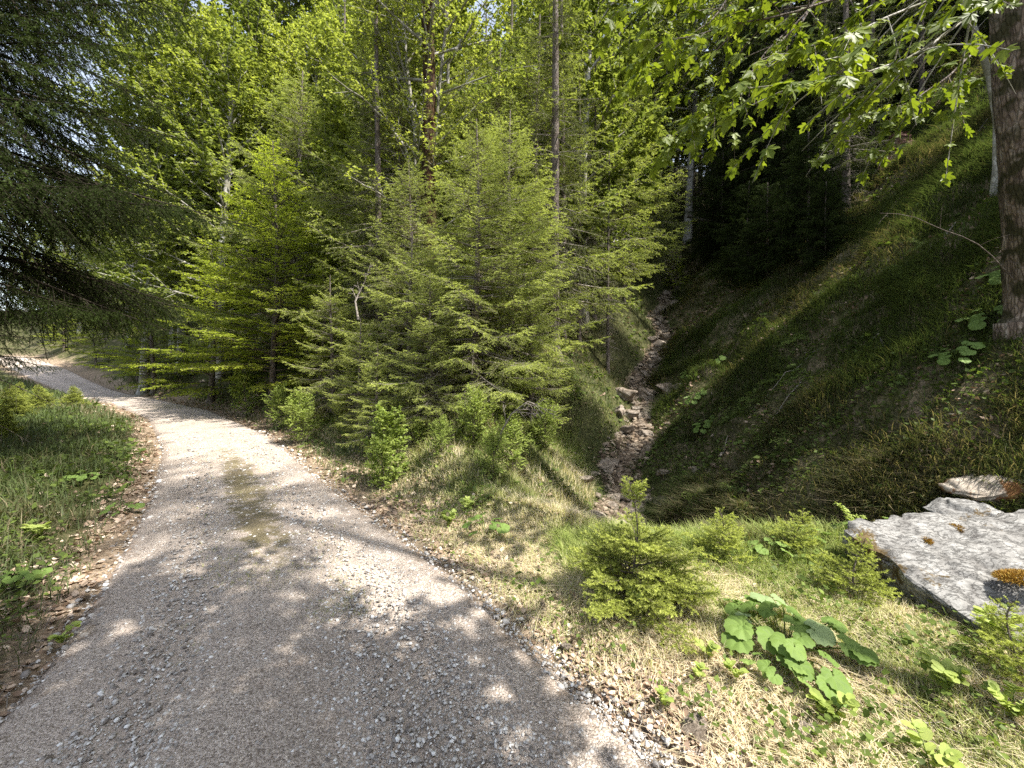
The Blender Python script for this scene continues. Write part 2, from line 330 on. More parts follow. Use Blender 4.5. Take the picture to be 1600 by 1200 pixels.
def road_mat():
    m, nt, o = newmat('gravel_road')
    g = N(nt, 'ShaderNodeNewGeometry'); co = g.outputs['Position']
    v1 = tex(nt, 'ShaderNodeTexVoronoi', 75.0, co); v2 = tex(nt, 'ShaderNodeTexVoronoi', 160.0, co)
    v3 = tex(nt, 'ShaderNodeTexVoronoi', 32.0, co)
    n1 = tex(nt, 'ShaderNodeTexNoise', 1.3, co, Detail=6.0, Roughness=0.6)
    n2 = tex(nt, 'ShaderNodeTexNoise', 60.0, co, Detail=5.0, Roughness=0.7)
    n4 = tex(nt, 'ShaderNodeTexNoise', 7.0, co, Detail=6.0, Roughness=0.65)
    s1 = N(nt, 'ShaderNodeSeparateColor'); nt.links.new(v1.outputs['Color'], s1.inputs[0])
    s2 = N(nt, 'ShaderNodeSeparateColor'); nt.links.new(v2.outputs['Color'], s2.inputs[0])
    stone = ramp(nt, s1.outputs[0], [(0, (0.17, 0.15, 0.135)), (0.35, (0.40, 0.37, 0.34)), (0.85, (0.56, 0.53, 0.495)), (1, (0.75, 0.73, 0.69))])
    fine = ramp(nt, s2.outputs[0], [(0, (0.16, 0.135, 0.12)), (0.45, (0.42, 0.385, 0.355)), (1, (0.66, 0.62, 0.585))])
    c = mixc(nt, math_(nt, 'MULTIPLY', math_(nt, 'SUBTRACT', n4.outputs['Fac'], 0.35), 3.0, clamp=True), fine, stone)
    gap = math_(nt, 'MULTIPLY', math_(nt, 'SUBTRACT', v1.outputs['Distance'], 0.5), 2.2, clamp=True)
    c = mixc(nt, math_(nt, 'MULTIPLY', gap, 0.75), c, (0.12, 0.10, 0.085))
    dirt = math_(nt, 'MULTIPLY', math_(nt, 'SUBTRACT', math_(nt, 'ADD', attr(nt, 'edge'), math_(nt, 'MULTIPLY', math_(nt, 'SUBTRACT', n4.outputs['Fac'], 0.5), 2.2)), 0.5), 1.6, clamp=True)
    c = mixc(nt, math_(nt, 'MULTIPLY', dirt, 0.8), c, ramp(nt, n2.outputs['Fac'], [(0.3, (0.09, 0.07, 0.05)), (0.7, (0.26, 0.2, 0.15))]))
    mid = math_(nt, 'MULTIPLY', math_(nt, 'SUBTRACT', math_(nt, 'ADD', attr(nt, 'mid'), math_(nt, 'MULTIPLY', math_(nt, 'SUBTRACT', n4.outputs['Fac'], 0.5), 2.6)), 0.5), 2.4, clamp=True)
    c = mixc(nt, math_(nt, 'MULTIPLY', mid, 0.88), c, ramp(nt, n2.outputs['Fac'], [(0.3, (0.08, 0.072, 0.035)), (0.7, (0.24, 0.215, 0.12))]))
    c = mixc(nt, math_(nt, 'MULTIPLY', attr(nt, 'rut'), 0.45), c, ramp(nt, n2.outputs['Fac'], [(0.3, (0.36, 0.32, 0.285)), (0.7, (0.58, 0.53, 0.48))]))
    c = mixc(nt, 1.0, c, (1.17, 1.075, 0.98), 'MULTIPLY')
    c = mixc(nt, math_(nt, 'MULTIPLY', math_(nt, 'SUBTRACT', n1.outputs['Fac'], 0.47), 3.0, clamp=True), c, mixc(nt, 0.55, c, (0.17, 0.13, 0.10)))
    p = N(nt, 'ShaderNodeBsdfPrincipled'); p.inputs['Roughness'].default_value = 0.92; p.inputs['Specular IOR Level'].default_value = 0.2
    nt.links.new(c, p.inputs['Base Color'])
    b = N(nt, 'ShaderNodeBump'); b.inputs['Strength'].default_value = 1.0; b.inputs['Distance'].default_value = 0.012
    hh = math_(nt, 'SUBTRACT', math_(nt, 'ADD', n2.outputs['Fac'], math_(nt, 'MULTIPLY', n4.outputs['Fac'], 1.0)), math_(nt, 'ADD', v1.outputs['Distance'], math_(nt, 'MULTIPLY', v2.outputs['Distance'], 0.5)))
    nt.links.new(hh, b.inputs['Height']); nt.links.new(b.outputs[0], p.inputs['Normal'])
    nt.links.new(p.outputs[0], o.inputs[0]); return m
M['road'] = road_mat()

# ------------------------------------------------------------------ ground and road
def make_ground():
    nx, ny = 620, 620
    u = np.linspace(-1, 1, nx); X = 130 * np.sinh(4.6 * u) / np.sinh(4.6)
    w = np.linspace(0, 1, ny); Y = -28 + 0 * w
    a = np.linspace(-0.72, 1, ny); Y = 4 + 150 * np.sinh(4.4 * a) / np.sinh(4.4)
    gx, gy = np.meshgrid(X, Y)
    z, sR, sL, dT, dg = height(gx.ravel(), gy.ravel(), True)
    V = np.stack([gx.ravel(), gy.ravel(), z], 1)
    i, j = np.meshgrid(np.arange(ny - 1), np.arange(nx - 1), indexing='ij')
    b = (i * nx + j).ravel(); T = np.stack([b, b + 1, b + nx + 1, b + nx], 1)
    soil = np.clip(1.1 - np.minimum(np.maximum(sR, 2.2 * sL), 9) / 1.6, 0, 1)
    soil = np.maximum(soil, np.where((dT > 0) & (np.abs(dg) > 0.8) & (dg < 0), 0.3 * np.clip(1.5 - dT / 6, 0.55, 1), 0))
    soil = np.maximum(soil, 0.6 * (np.abs(dg) < 0.5) * (gy.ravel() > 5))
    soil = np.where((dg > 0.7) & (gy.ravel() > 5), 0.42, soil)
    me = mesh_np('ground', V, T, smooth=True, extra={'soil': soil})
    tag(obj('ground', me, M['ground']), 'forest floor and verge rising into slopes', None, kind='structure')
make_ground()
def resample(P, n):
    P = np.array(P, float); d = np.r_[0, np.cumsum(np.hypot(*np.diff(P, axis=0).T))]
    t = (np.linspace(0, 1, n) ** 1.5) * d[-1]; Q = np.stack([np.interp(t, d, P[:, k]) for k in (0, 1)], 1)
    return Q
def make_road():
    n = 420; m = 26
    A = resample(ROAD_L, n); B = resample(ROAD_R, n)
    # pair the left rows with their closest right rows
    B2 = np.zeros_like(A)
    for i in range(n):
        f = i / (n - 1); B2[i] = B[i]
    for k in range(12):
        A[1:-1] = (A[:-2] + A[1:-1] * 2 + A[2:]) / 4; B2[1:-1] = (B2[:-2] + B2[1:-1] * 2 + B2[2:]) / 4
    s = np.linspace(0, 1, m)
    G = A[:, None, :] * (1 - s)[None, :, None] + B2[:, None, :] * s[None, :, None]
    x = G[..., 0].ravel(); y = G[..., 1].ravel(); S = np.tile(s, n)
    wob = (fbm(np.arange(n) * 0.13, np.zeros(n), 5) - 0.5)
    crown = 0.045 * (1 - (2 * S - 1) ** 2)
    rut = -0.02 * np.exp(-((S - 0.27) / 0.1) ** 2) - 0.02 * np.exp(-((S - 0.75) / 0.1) ** 2)
    z = base_level(x, y) + crown + rut + (fbm(x * 2.3, y * 2.3, 21, 3) - 0.5) * 0.03
    e = np.minimum(S, 1 - S)
    z = np.where(e < 0.001, z - 0.06, z) - 0.012
    i, j = np.meshgrid(np.arange(n - 1), np.arange(m - 1), indexing='ij')
    b = (i * m + j).ravel(); T = np.stack([b, b + 1, b + m + 1, b + m], 1)
    edge = np.clip(1 - e / 0.13, 0, 1)
    r = np.hypot(x, y)
    mid = np.exp(-((S - 0.52) / 0.14) ** 2) * sstep(3.6, 5.5, r) * (1 - 0.75 * sstep(8.5, 13, r))
    me = mesh_np('gravel_road', np.stack([x, y, z], 1), T, smooth=True, extra={'edge': edge, 'mid': mid, 'rut': np.exp(-((S - 0.27) / 0.1) ** 2) + np.exp(-((S - 0.75) / 0.1) ** 2)})
    tag(obj('gravel_road', me, M['road']), 'pale gravel forest road curving away to the left', None, kind='structure')
make_road()

# ------------------------------------------------------------------ plant generator
LEAF = (np.array([(0, 0, 0), (0.42, 0.34, 0.07), (1, 0, 0), (0.42, -0.34, 0.07)]), np.array([(0, 2, 1), (0, 3, 2)]))
OVAL = (np.array([(0, 0, 0)] + [(0.5 - 0.5 * math.cos(a), 0.36 * math.sin(a) ** 0.85 * (1.0 if i % 2 else 0.86), 0.07 - 0.12 * (1 - math.cos(a)) ** 2 / 4) for i, a in enumerate(np.linspace(0.35, 2.85, 8))] + [(1, 0, -0.12)] + [(0.5 - 0.5 * math.cos(a), -0.36 * math.sin(a) ** 0.85 * (1.0 if i % 2 else 0.86), 0.07 - 0.12 * (1 - math.cos(a)) ** 2 / 4) for i, a in enumerate(np.linspace(2.85, 0.35, 8))] + [(0.45, 0, -0.02)]), np.array([(18, i, (i + 1) % 18) for i in range(18)]))
def lobed(pts, droop=0.25):
    V = [(0.02, 0, 0)] + [(x, y, -droop * (x * x + 1.6 * y * y) + 0.06 * abs(y)) for x, y in pts]
    n = len(pts); return np.array(V), np.array([(0, i + 1, i + 2) for i in range(n - 1)])
_h = [(0.0, 0.03), (-0.12, 0.2), (-0.02, 0.48), (0.12, 0.30), (0.30, 0.55), (0.5, 0.58), (0.46, 0.40), (0.52, 0.18), (0.72, 0.24), (0.82, 0.12), (1.0, 0.0)]
MAPLE = lobed([(x, y) for x, y in _h] + [(x, -y) for x, y in _h[::-1][1:]], 0.3)
def roundleaf():
    pts = []; n = 26
    for i in range(n + 1):
        a = R(-158) + R(316) * i / n; r = 0.52 + 0.10 * math.cos(a) + (0.025 if i % 2 else -0.02)
        pts.append((r * math.cos(a) + 0.42, r * math.sin(a)))
    V = [(0.36, 0, -0.06)]; 
    for i, (x, y) in enumerate(pts): V.append(((x - 0.36) * 0.55 + 0.36, y * 0.55, 0.03 + (0.035 if i % 4 < 2 else -0.02)))
    for i, (x, y) in enumerate(pts): V.append((x, y, -0.04 + 0.05 * math.sin(i * 0.9) + 0.02 * (-1) ** i))
    n = len(pts); Fc = []
    for i in range(n - 1):
        Fc += [(0, i + 1, i + 2), (i + 1, n + i + 1, n + i + 2), (i + 1, n + i + 2, i + 2)]
    return np.array(V), np.array(Fc)
ROUND = roundleaf()

def poly_at(P, idx, t):
    """points and tangents on polylines P (N,K,3) at parameter t"""
    K = P.shape[1]; f = np.clip(t, 0, 0.9999) * (K - 1); k = f.astype(int); w = (f - k)[:, None]
    a = P[idx, k]; b = P[idx, k + 1]; return a * (1 - w) + b * w, nrm(b - a)

def twigs_on(P, L, g, sp, ratio, ang, droop, t0=0.1, lmin=0.04, planar=1.0, rad=False, shape=0.8):
    cnt = np.maximum(1, (L * (1 - t0) / sp).astype(int))
    idx = np.repeat(np.arange(len(L)), cnt)
    k = np.arange(len(idx)) - np.repeat(np.cumsum(cnt) - cnt, cnt)
    t = t0 + (1 - t0) * (k + g.random(len(idx))) / cnt[idx]
    pos, tan = poly_at(P, idx, t)
    S, U = frames(tan)
    side = np.where(k % 2 == 0, 1.0, -1.0)
    ph = g.normal(0, 1, len(idx)) * (1 - planar) * 1.6
    if rad: ph = g.random(len(idx)) * 2 * np.pi
    lat = np.cos(ph)[:, None] * S * side[:, None] + np.sin(ph)[:, None] * U
    A = R(ang) + g.normal(0, 0.15, len(idx))
    D = np.cos(A)[:, None] * tan + np.sin(A)[:, None] * lat
    D = D + np.array([0, 0, -1.0]) * (droop * (0.6 + 0.8 * g.random(len(idx))))[:, None]
    D = nrm(D)
    l = (L[idx] * ratio * (1 - t) ** shape * np.minimum(1, (t - t0) * 4 + 0.35) + lmin) * (0.65 + 0.6 * g.random(len(idx)))
    twigs_on.t = t; return idx, pos, D, l
def seg_poly(pos, D, l, sag, K=3):
    s = np.linspace(0, 1, K)[None, :, None]
    return pos[:, None] + D[:, None] * l[:, None, None] * s - np.array([0, 0, 1.0]) * (sag * l[:, None, None]) * s * s

def leaves_on(mb, P, L, base_v, g, spec):
    """spec: kind, sp (spacing), size, width, cl (leaves per node)"""
    cnt = np.maximum(1, np.round(L / spec['sp'] + g.random(len(L)) - 0.5).astype(int)) * spec.get('cl', 1)
    idx = np.repeat(np.arange(len(L)), cnt)
    n = len(idx); t = spec.get('t0', 0.0) + (1 - spec.get('t0', 0.0)) * g.random(n)
    pos, tan = poly_at(P, idx, t)
    S, U = frames(tan); kind = spec['kind']
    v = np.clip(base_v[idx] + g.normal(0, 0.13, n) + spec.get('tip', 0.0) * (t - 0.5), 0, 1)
    if kind == 'needle':
        ph = g.random(n) * 2 * np.pi
        lat = np.cos(ph)[:, None] * S * 1.15 + (np.sin(ph) * 0.8 + 0.15)[:, None] * U
        D = nrm(tan * spec.get('fwd', 0.75) + lat); W = nrm(np.cross(D, g.normal(0, 1, (n, 3))))
        ln = spec['size'] * (0.7 + 0.5 * g.random(n)); w = spec['width'] * 0.5
        V = np.stack([pos - W * w, pos + W * w, pos + D * ln[:, None]], 1).reshape(-1, 3)
        T = np.arange(3 * n).reshape(-1, 3); mb.add(V, T, np.repeat(v, 3))
    else:
        side = np.where(g.random(n) < 0.5, 1.0, -1.0)[:, None]
        flat = spec.get('flat', 0.6)
        X = nrm(tan * 0.6 + S * side * (0.5 + 0.7 * g.random(n))[:, None] + g.normal(0, 0.25, (n, 3)) - np.array([0, 0, spec.get('hang', 0.2)]))
        up = nrm(np.array([0, 0, 1.0]) + g.normal(0, 1, (n, 3)) * (1 - flat) + np.array([0.0, -0.15, 0]))
        Yv = nrm(np.cross(up, X)); Z = np.cross(X, Yv)
        tv, tf = {'leaf': LEAF, 'maple': MAPLE, 'oval': OVAL}[kind]
        V, T, vv = stamp(tv * np.array([1, spec.get('width', 1.0), 1]), tf, pos, X, Yv, Z, spec['size'] * (0.6 + 0.6 * g.random(n)), v)
        mb.add(V, T, vv)

def clothe(wood, crown, P, L, r, g, p, bv):
    """wood and foliage of branches P: side twigs, sub-twigs, needles or leaves"""
    K = P.shape[1]; tt = np.linspace(0, 1, K)[None, :]
    rad = r[:, None] * (1 - 0.88 * tt)
    wood.add(*tubes(P, rad, 4))
    i1, p1, d1, l1 = twigs_on(P, L, g, p['sp1'], p['r1'], p['ang'], p['dr1'], p.get('t0', 0.12), p.get('lmin', 0.05), p.get('planar', 0.8), p.get('rad', False), p.get('shape', 0.8))
    P1 = seg_poly(p1, d1, l1, p.get('sag', 0.15), 4)
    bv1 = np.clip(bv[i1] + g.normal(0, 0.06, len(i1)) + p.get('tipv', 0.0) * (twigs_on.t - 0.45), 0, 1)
    keep = l1 > p.get('wmin', 0.12)
    if keep.any(): wood.add(*tubes(P1[keep], (np.maximum(0.002, l1[keep] * 0.011))[:, None] * (1 - 0.7 * np.linspace(0, 1, 4))[None], 3))
    leaf = p['leaf']
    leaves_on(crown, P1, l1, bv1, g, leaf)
    if p.get('tipleaf', True):
        tipP = np.stack([poly_at(P, np.arange(len(L)), np.full(len(L), q))[0] for q in (0.55, 0.7, 0.85, 1.0)], 1)
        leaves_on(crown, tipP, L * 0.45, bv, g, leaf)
    if p.get('sp2', 0) > 0:
        big = l1 > p['sp2'] * 1.6
        if big.any():
            i2, p2, d2, l2 = twigs_on(P1[big], l1[big], g, p['sp2'], p['r2'], p['ang'], p.get('dr2', 0.1), 0.15, p.get('lmin2', 0.03), p.get('planar', 0.8))
            P2 = seg_poly(p2, d2, l2, 0.1, 2)
            leaves_on(crown, P2, l2, bv1[big][i2] + 0.05, g, leaf)
            k2 = l2 > p.get('wmin', 0.12)
            if k2.any(): wood.add(*tubes(P2[k2], np.maximum(0.0015, l2[k2] * 0.011)[:, None] * np.array([[1, 0.4]]), 3))

def trunk_points(H, lean, wob, g, K=16):
    z = np.linspace(0, 1, K); ph = g.random(4) * 6.28
    x = lean[0] * z + wob * (np.sin(z * 5 + ph[0]) - math.sin(ph[0])) * z ** 0.7; y = lean[1] * z + wob * (np.sin(z * 4 + ph[1]) - math.sin(ph[1])) * z ** 0.7
    return np.stack([x, y, z * H], 1)
def trunk_mesh(name, C, r0, r1, g, sides=12, flare=0.5, rough=0.06, power=0.9):
    K = len(C); sub = 6
    t = np.linspace(0, 1, (K - 1) * sub + 1); f = t * (K - 1); k = np.minimum(f.astype(int), K - 2); w = (f - k)[:, None]
    P = C[k] * (1 - w) + C[k + 1] * w
    P = np.concatenate([P[:1] - np.array([[0, 0, 0.6]]), P])
    tt = np.r_[0, t]; hz = (P[:, 2] - C[0, 2])
    rad = r1 + (r0 - r1) * (1 - tt) ** power + flare * r0 * np.exp(-np.maximum(hz, 0) / (1.2 * r0 + 0.05))
    V, T, _ = tubes(P[None], rad[None], sides)
    V = V.reshape(len(P), sides, 3); a = np.arange(sides) * 2 * np.pi / sides
    ctr = P[:, None, :]; nz = 1 + rough * (np.sin(3 * a[None] + 5 * tt[:, None]) + 0.7 * np.sin(5 * a[None] + 11 * tt[:, None] + 1)) + rough * 0.6 * g.normal(0, 1, (len(P), sides))
    fl = 1 + 0.35 * np.exp(-np.maximum(hz, 0) / (0.8 * r0 + 0.02))[:, None] * np.sin(4 * a[None] + 1.0)
    V = ctr + (V - ctr) * (nz * fl)[..., None]
    return mesh_np(name, V.reshape(-1, 3), T, np.full(V.size // 3, 0.5), smooth=True)

def build_plant(kind, mats, p, seed, trunk=None, want_wood=True):
    """one tree or sapling at the origin: returns a function-made set of meshes (trunk, branches, foliage)"""
    g = np.random.default_rng(seed)
    H = p['H']; C = trunk if trunk is not None else trunk_points(H, p.get('lean', (0, 0)), p.get('wob', 0.05), g)
    H = C[-1, 2]
    cb = p['cb'] * H
    # heights of the branches
    n = p['n']; h = cb + (H * 0.985 - cb) * (np.arange(n) + g.random(n) * 0.8) / n
    if p.get('whorl'):
        nw = max(2, int(n / p['whorl'])); wz = cb + (H * 0.98 - cb) * (np.arange(nw) / nw) ** 0.95
        h = np.where(g.random(n) < p.get('wf', 0.75), wz[g.integers(0, nw, n)] + g.normal(0, 0.02, n), h); h.sort(); h = np.maximum(h, 0.02)
    q = np.clip((h - cb) / (H - cb), 0, 1)
    az = np.arange(n) * 2.39996 + g.normal(0, 0.35, n)
    L = p['L'] * p['prof'](q) * (0.72 + 0.5 * g.random(n)) + p.get('Lmin', 0.1)
    if 'azf' in p: L = L * p['azf'](az, q)
    E = R(p['e0']) + (R(p['e1']) - R(p['e0'])) * q ** p.get('ep', 1.0) + g.normal(0, p.get('ev', 0.08), n)
    K = 8; t = np.linspace(0, 1, K)[None, :]
    zc = C[:, 2]; bx = np.interp(h, zc, C[:, 0]); by = np.interp(h, zc, C[:, 1])
    dx = np.cos(az)[:, None]; dy = np.sin(az)[:, None]
    out = L[:, None] * np.cos(E)[:, None] * t
    wig = L[:, None] * 0.05 * np.sin(t * 5 + g.random((n, 1)) * 6) * t + L[:, None] * g.normal(0, 0.1, (n, 1)) * t ** 2
    up = L[:, None] * (np.sin(E)[:, None] * t - p['droop'] * t ** 2 + p.get('tip', 0.0) * t ** 3)
    P = np.stack([bx[:, None] + dx * out - dy * wig, by[:, None] + dy * out + dx * wig, h[:, None] + up], -1)
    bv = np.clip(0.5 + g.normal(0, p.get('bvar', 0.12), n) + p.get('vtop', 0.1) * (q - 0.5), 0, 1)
    wood = MB(); crown = MB()
    rb = np.maximum(p.get('br', 0.012) * L, 0.0025)
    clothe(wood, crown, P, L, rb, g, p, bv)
    out = [('trunk', trunk_mesh(kind + '_trunk', C, p['r'], p.get('rt', 0.012), g, p.get('sides', 10), p.get('flare', 0.35), p.get('rough', 0.05)), mats[0])]
    if p.get('dead', 0):
        # bare dead lower branches
        m = p['dead']; hd = 0.05 * H + (max(cb, 0.3 * H) - 0.05 * H) * g.random(m); a2 = g.random(m) * 6.28; Ld = p['L'] * (0.25 + 0.4 * g.random(m))
        E2 = R(-5) + g.normal(0, 0.2, m)
        Pd = np.stack([np.interp(hd, zc, C[:, 0])[:, None] + np.cos(a2)[:, None] * Ld[:, None] * t, np.interp(hd, zc, C[:, 1])[:, None] + np.sin(a2)[:, None] * Ld[:, None] * t, hd[:, None] + Ld[:, None] * (np.sin(E2)[:, None] * t - 0.35 * t ** 2)], -1)
        dm = MB(); dm.add(*tubes(Pd, np.maximum(0.005, Ld * 0.009)[:, None] * (1 - 0.85 * t), 4))
        i1, p1, d1, l1 = twigs_on(Pd, Ld, g, 0.09, 0.35, 55, 0.35, 0.2, 0.08, 0.5)
        dm.add(*tubes(seg_poly(p1, d1, l1, 0.3, 4), np.full((len(l1), 4), 0.0025) * np.array([[1, 0.8, 0.6, 0.3]]) * p.get('dth', 1.0), 3))
        out.append(('dead_branches', dm.mesh(kind + '_dead'), M['dead_twig']))
    out.append(('branches', wood.mesh(kind + '_wood', True), mats[1]))
    out.append(('crown', crown.mesh(kind + '_crown'), mats[2]))
    return out
def place(parts, name, x, y, label, cat, group=None, rz=0, s=1.0, dz=0.0, z=None):
    e = empty(name, (x, y, (h1(x, y) if z is None else z) + dz), rz, s); tag(e, label, cat, group)
    for nm, me, mt in parts: obj(nm, me, mt, e)
    return e

def cone(pw, base=0.25): return lambda q: (1 - q) ** pw * np.minimum(1, base + q * 5)
def dome(a=0.35): return lambda q: np.sqrt(np.maximum(0.02, 1 - ((q - a) / (1.02 - a * (q < a) * 0)) ** 2)) * np.where(q < a, 0.55 + 0.45 * q / a, 1)
spr = lambda **k: dict(dict(cb=0.04, n=150, whorl=6, L=2.0, prof=cone(0.8), e0=-8, e1=42, droop=0.25, tip=0.22, br=0.011, sp1=0.06, r1=0.36, ang=52, dr1=0.12, planar=0.85,
                      sp2=0.06, r2=0.4, dr2=0.1, tipv=0.5, sag=0.12, leaf=dict(kind='needle', sp=0.011, size=0.026, width=0.0045, tip=0.3), r=0.12, wmin=0.12, bvar=0.1), **k)
SP = (M['bark_spruce'], M['twig'])
stats = {}
def parts(key, mats, p, seed, trunk=None):
    r = build_plant(key, mats, p, seed, trunk); stats[key] = [len(m.polygons) for _, m, _ in r]; return r

# ------------------------------------------------------------------ trees
def sq(px, Y): return PX(px, Y), Y
# big spruce left of the road, boughs hanging into the picture
p = spr(H=19, cb=0.165, n=230, whorl=6, L=4.05, prof=cone(0.62, 0.6), Lmin=0.3, e0=-6, e1=35, droop=0.30, tip=0.20, r=0.24, sp1=0.075, r1=0.30, dr1=0.45, sp2=0.07, r2=0.42, dr2=0.5,
        planar=0.7, sag=0.35, leaf=dict(kind='needle', sp=0.0075, size=0.03, width=0.0075), dead=40, br=0.008, t0=0.2, bvar=0.1)
p['n'] = 330; p['prof'] = cone(0.5, 0.8); p['sp1'] = 0.05; p['r1'] = 0.32; p['leaf'] = dict(kind='needle', sp=0.0075, size=0.032, width=0.0105)
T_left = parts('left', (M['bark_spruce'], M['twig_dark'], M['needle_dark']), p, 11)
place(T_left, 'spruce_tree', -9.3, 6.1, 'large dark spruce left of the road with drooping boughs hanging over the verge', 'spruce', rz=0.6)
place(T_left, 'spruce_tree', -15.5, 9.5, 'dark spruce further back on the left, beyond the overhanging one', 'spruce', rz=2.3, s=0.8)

# sunlit spruces on the bank
pb = dict(H=6.2, cb=0.02, n=165, L=2.2, prof=cone(0.72, 0.5), r=0.09, e0=-14, e1=40, droop=0.22, tip=0.28, planar=0.86, bvar=0.12, vtop=0.15, tipv=0.9, wf=0.85, t0=0.2,
          sp1=0.045, r1=0.38, leaf=dict(kind='needle', sp=0.0055, size=0.027, width=0.0085, tip=0.35), dead=30)
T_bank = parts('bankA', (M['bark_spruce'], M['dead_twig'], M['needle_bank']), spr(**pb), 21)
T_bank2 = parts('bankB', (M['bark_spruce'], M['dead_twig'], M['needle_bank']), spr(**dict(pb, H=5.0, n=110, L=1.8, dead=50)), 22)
def S(T, px, Y, label, s=1.0, rz=0.0, cat='spruce', name='spruce_tree', group=None):
    x, y = sq(px, Y); return place(T, name, x, y, label, cat, group, rz, s)
S(T_bank, 742, 8.9, 'bushy pale green spruce leading the trees on the sunny bank, left of the gully', 0.98)
S(T_bank2, 640, 9.3, 'dense lower spruce just left of the bushy pale one on the bank', 0.82, 1.2)
S(T_bank2, 560, 9.6, 'short spruce at the left end of the sunny bank, above the tall grass', 0.50, 2.2)
S(T_bank, 675, 8.3, 'low spreading spruce at the left foot of the bushy pale one', 0.5, 2.6)
S(T_bank2, 590, 8.4, 'low spruce just above the hazel shrub on the bank', 0.42, 0.4)
S(T_bank2, 520, 11.2, 'spruce left of the short one, where the bank meets the beeches', 0.75, 5.1)
S(T_bank2, 828, 9.8, 'narrow spruce on the right shoulder of the bank', 0.7, 3.6)
S(T_bank, 640, 11.0, 'spruce standing between the greyish spruce and the bushy pale one', 0.95, 0.9)
S(T_bank, 632, 14.0, 'tall lacy spruce behind the grey maple stems, left side', 1.9, 2.9)
S(T_bank2, 838, 14.5, 'tall lacy spruce just left of the straight bare grey trunk', 2.1, 0.6)
S(T_bank, 915, 20.0, 'tall lacy spruce behind the thin trunks left of the gully', 2.1, 1.6)
S(T_bank2, 985, 24.0, 'tall lacy spruce above the upper gully, left side', 2.3, 3.3)
S(T_bank, 470, 20.0, 'tall spruce tip rising just behind the glowing beech', 2.2, 4.4)
S(T_bank, 800, 10.6, 'spruce between the bushy pale one and the tall bare grey trunk', 1.12, 3.0)
S(T_bank, 735, 15.8, 'tall spruce directly behind the bushy pale one', 1.6, 4.0)
S(T_bank2, 775, 14.5, 'upper spruce whose tip rises beside the grey maple stems', 1.9, 1.0)
S(T_bank2, 600, 12.5, 'greyish spruce behind the short one, under the pale maple boughs', 1.15, 5.0)

# tall spruces with long visible trunks
pt = dict(H=17, cb=0.10, n=170, L=1.7, prof=cone(0.5, 0.6), r=0.17, rt=0.03, e0=-14, e1=25, droop=0.25, tip=0.15, sp1=0.085, planar=0.6, dr1=0.45, r1=0.34, sag=0.3, sp2=0.08, r2=0.4, dr2=0.4,
          leaf=dict(kind='needle', sp=0.0095, size=0.038, width=0.013), dead=60, flare=0.3, dth=1.6, bvar=0.14, tipv=0.6, wf=0.85)
def tall(key, seed, **k):
    a = spr(**dict(pt, **k)); return parts(key, (M['bark_spruce'], M['dead_twig'], M['needle_forest']), a, seed)
T_tall = tall('tallA', 31)
T_tall2 = tall('tallB', 32, H=14, n=120, L=1.3, r=0.11, dead=110, cb=0.2)
S(T_tall, 866, 12.8, 'tall spruce with a straight bare grey trunk left of the gully', 1.0, 0.3)
S(T_tall2, 592, 12.0, 'slim spruce with grey trunk and brown dead lower boughs on the bank', 1.0, 0.3)
S(T_tall2, 880, 15.0, 'thin dark spruce close behind the tall bare grey trunk', 1.0, 1.3)
S(T_tall2, 905, 15.5, 'thin spruce just right of the tall bare grey trunk', 0.75, 2.3)
S(T_tall2, 928, 17.5, 'thin pale trunked spruce standing midway to the gully', 0.8, 3.3)
S(T_tall2, 950, 15.8, 'thin spruce nearest the gully edge, left side', 0.6, 4.3)
S(T_tall2, 975, 20.5, 'slim spruce above the grey round rock in the gully', 0.7, 5.3)
S(T_tall, 700, 19.0, 'tall spruce high on the hill behind the mossy trunk', 1.0, 2.0)
S(T_tall, 800, 22.0, 'tall spruce high on the hill behind the bank spruces', 1.0, 3.0)
S(T_tall, 540, 19.0, 'tall spruce behind the bright beech, right side', 0.95, 4.4)
S(T_tall, 400, 26.0, 'dark tall spruce rising behind the bright beech', 1.3, 5.0)

# bright young beeches beside the bend
be = lambda **k: dict(dict(H=9.5, cb=0.05, n=120, L=3.3, prof=cone(0.62, 0.5), e0=8, e1=55, droop=0.16, tip=0.0, r=0.11, br=0.011, sp1=0.11, r1=0.42, ang=48, dr1=0.04, planar=0.93, sag=0.06, shape=0.6,
        sp2=0.11, r2=0.45, dr2=0.04, leaf=dict(kind='leaf', sp=0.030, size=0.075, width=0.85, flat=0.62, hang=0.15), bvar=0.14, vtop=0.2, wob=0.15, wmin=0.2), **k)
BE = (M['bark_spruce'], M['twig'], M['beech'])
T_beech = parts('beech', BE, be(), 41)
T_beech2 = parts('beech2', BE, be(H=6, n=80, L=2.4), 42)
S(T_beech, 425, 15.0, 'bright yellow-green layered beech glowing in the sun at the road bend', 1.0, 0.0, 'beech', 'beech_tree')
S(T_beech2, 500, 14.2, 'smaller bright beech leaning out beside the glowing layered one', 0.72, 1.0, 'beech', 'beech_tree')
S(T_beech2, 330, 18.0, 'darker beech left of the glowing layered one, above the leaf covered bank', 1.1, 2.0, 'beech', 'beech_tree')
S(T_beech2, 240, 22.5, 'beech behind the hanging spruce boughs, left of the bank by the road', 1.1, 3.4, 'beech', 'beech_tree')
S(T_beech2, 1057, 24.5, 'little bright beech at the head of the gully', 0.42, 3.0, 'beech', 'beech_tree')

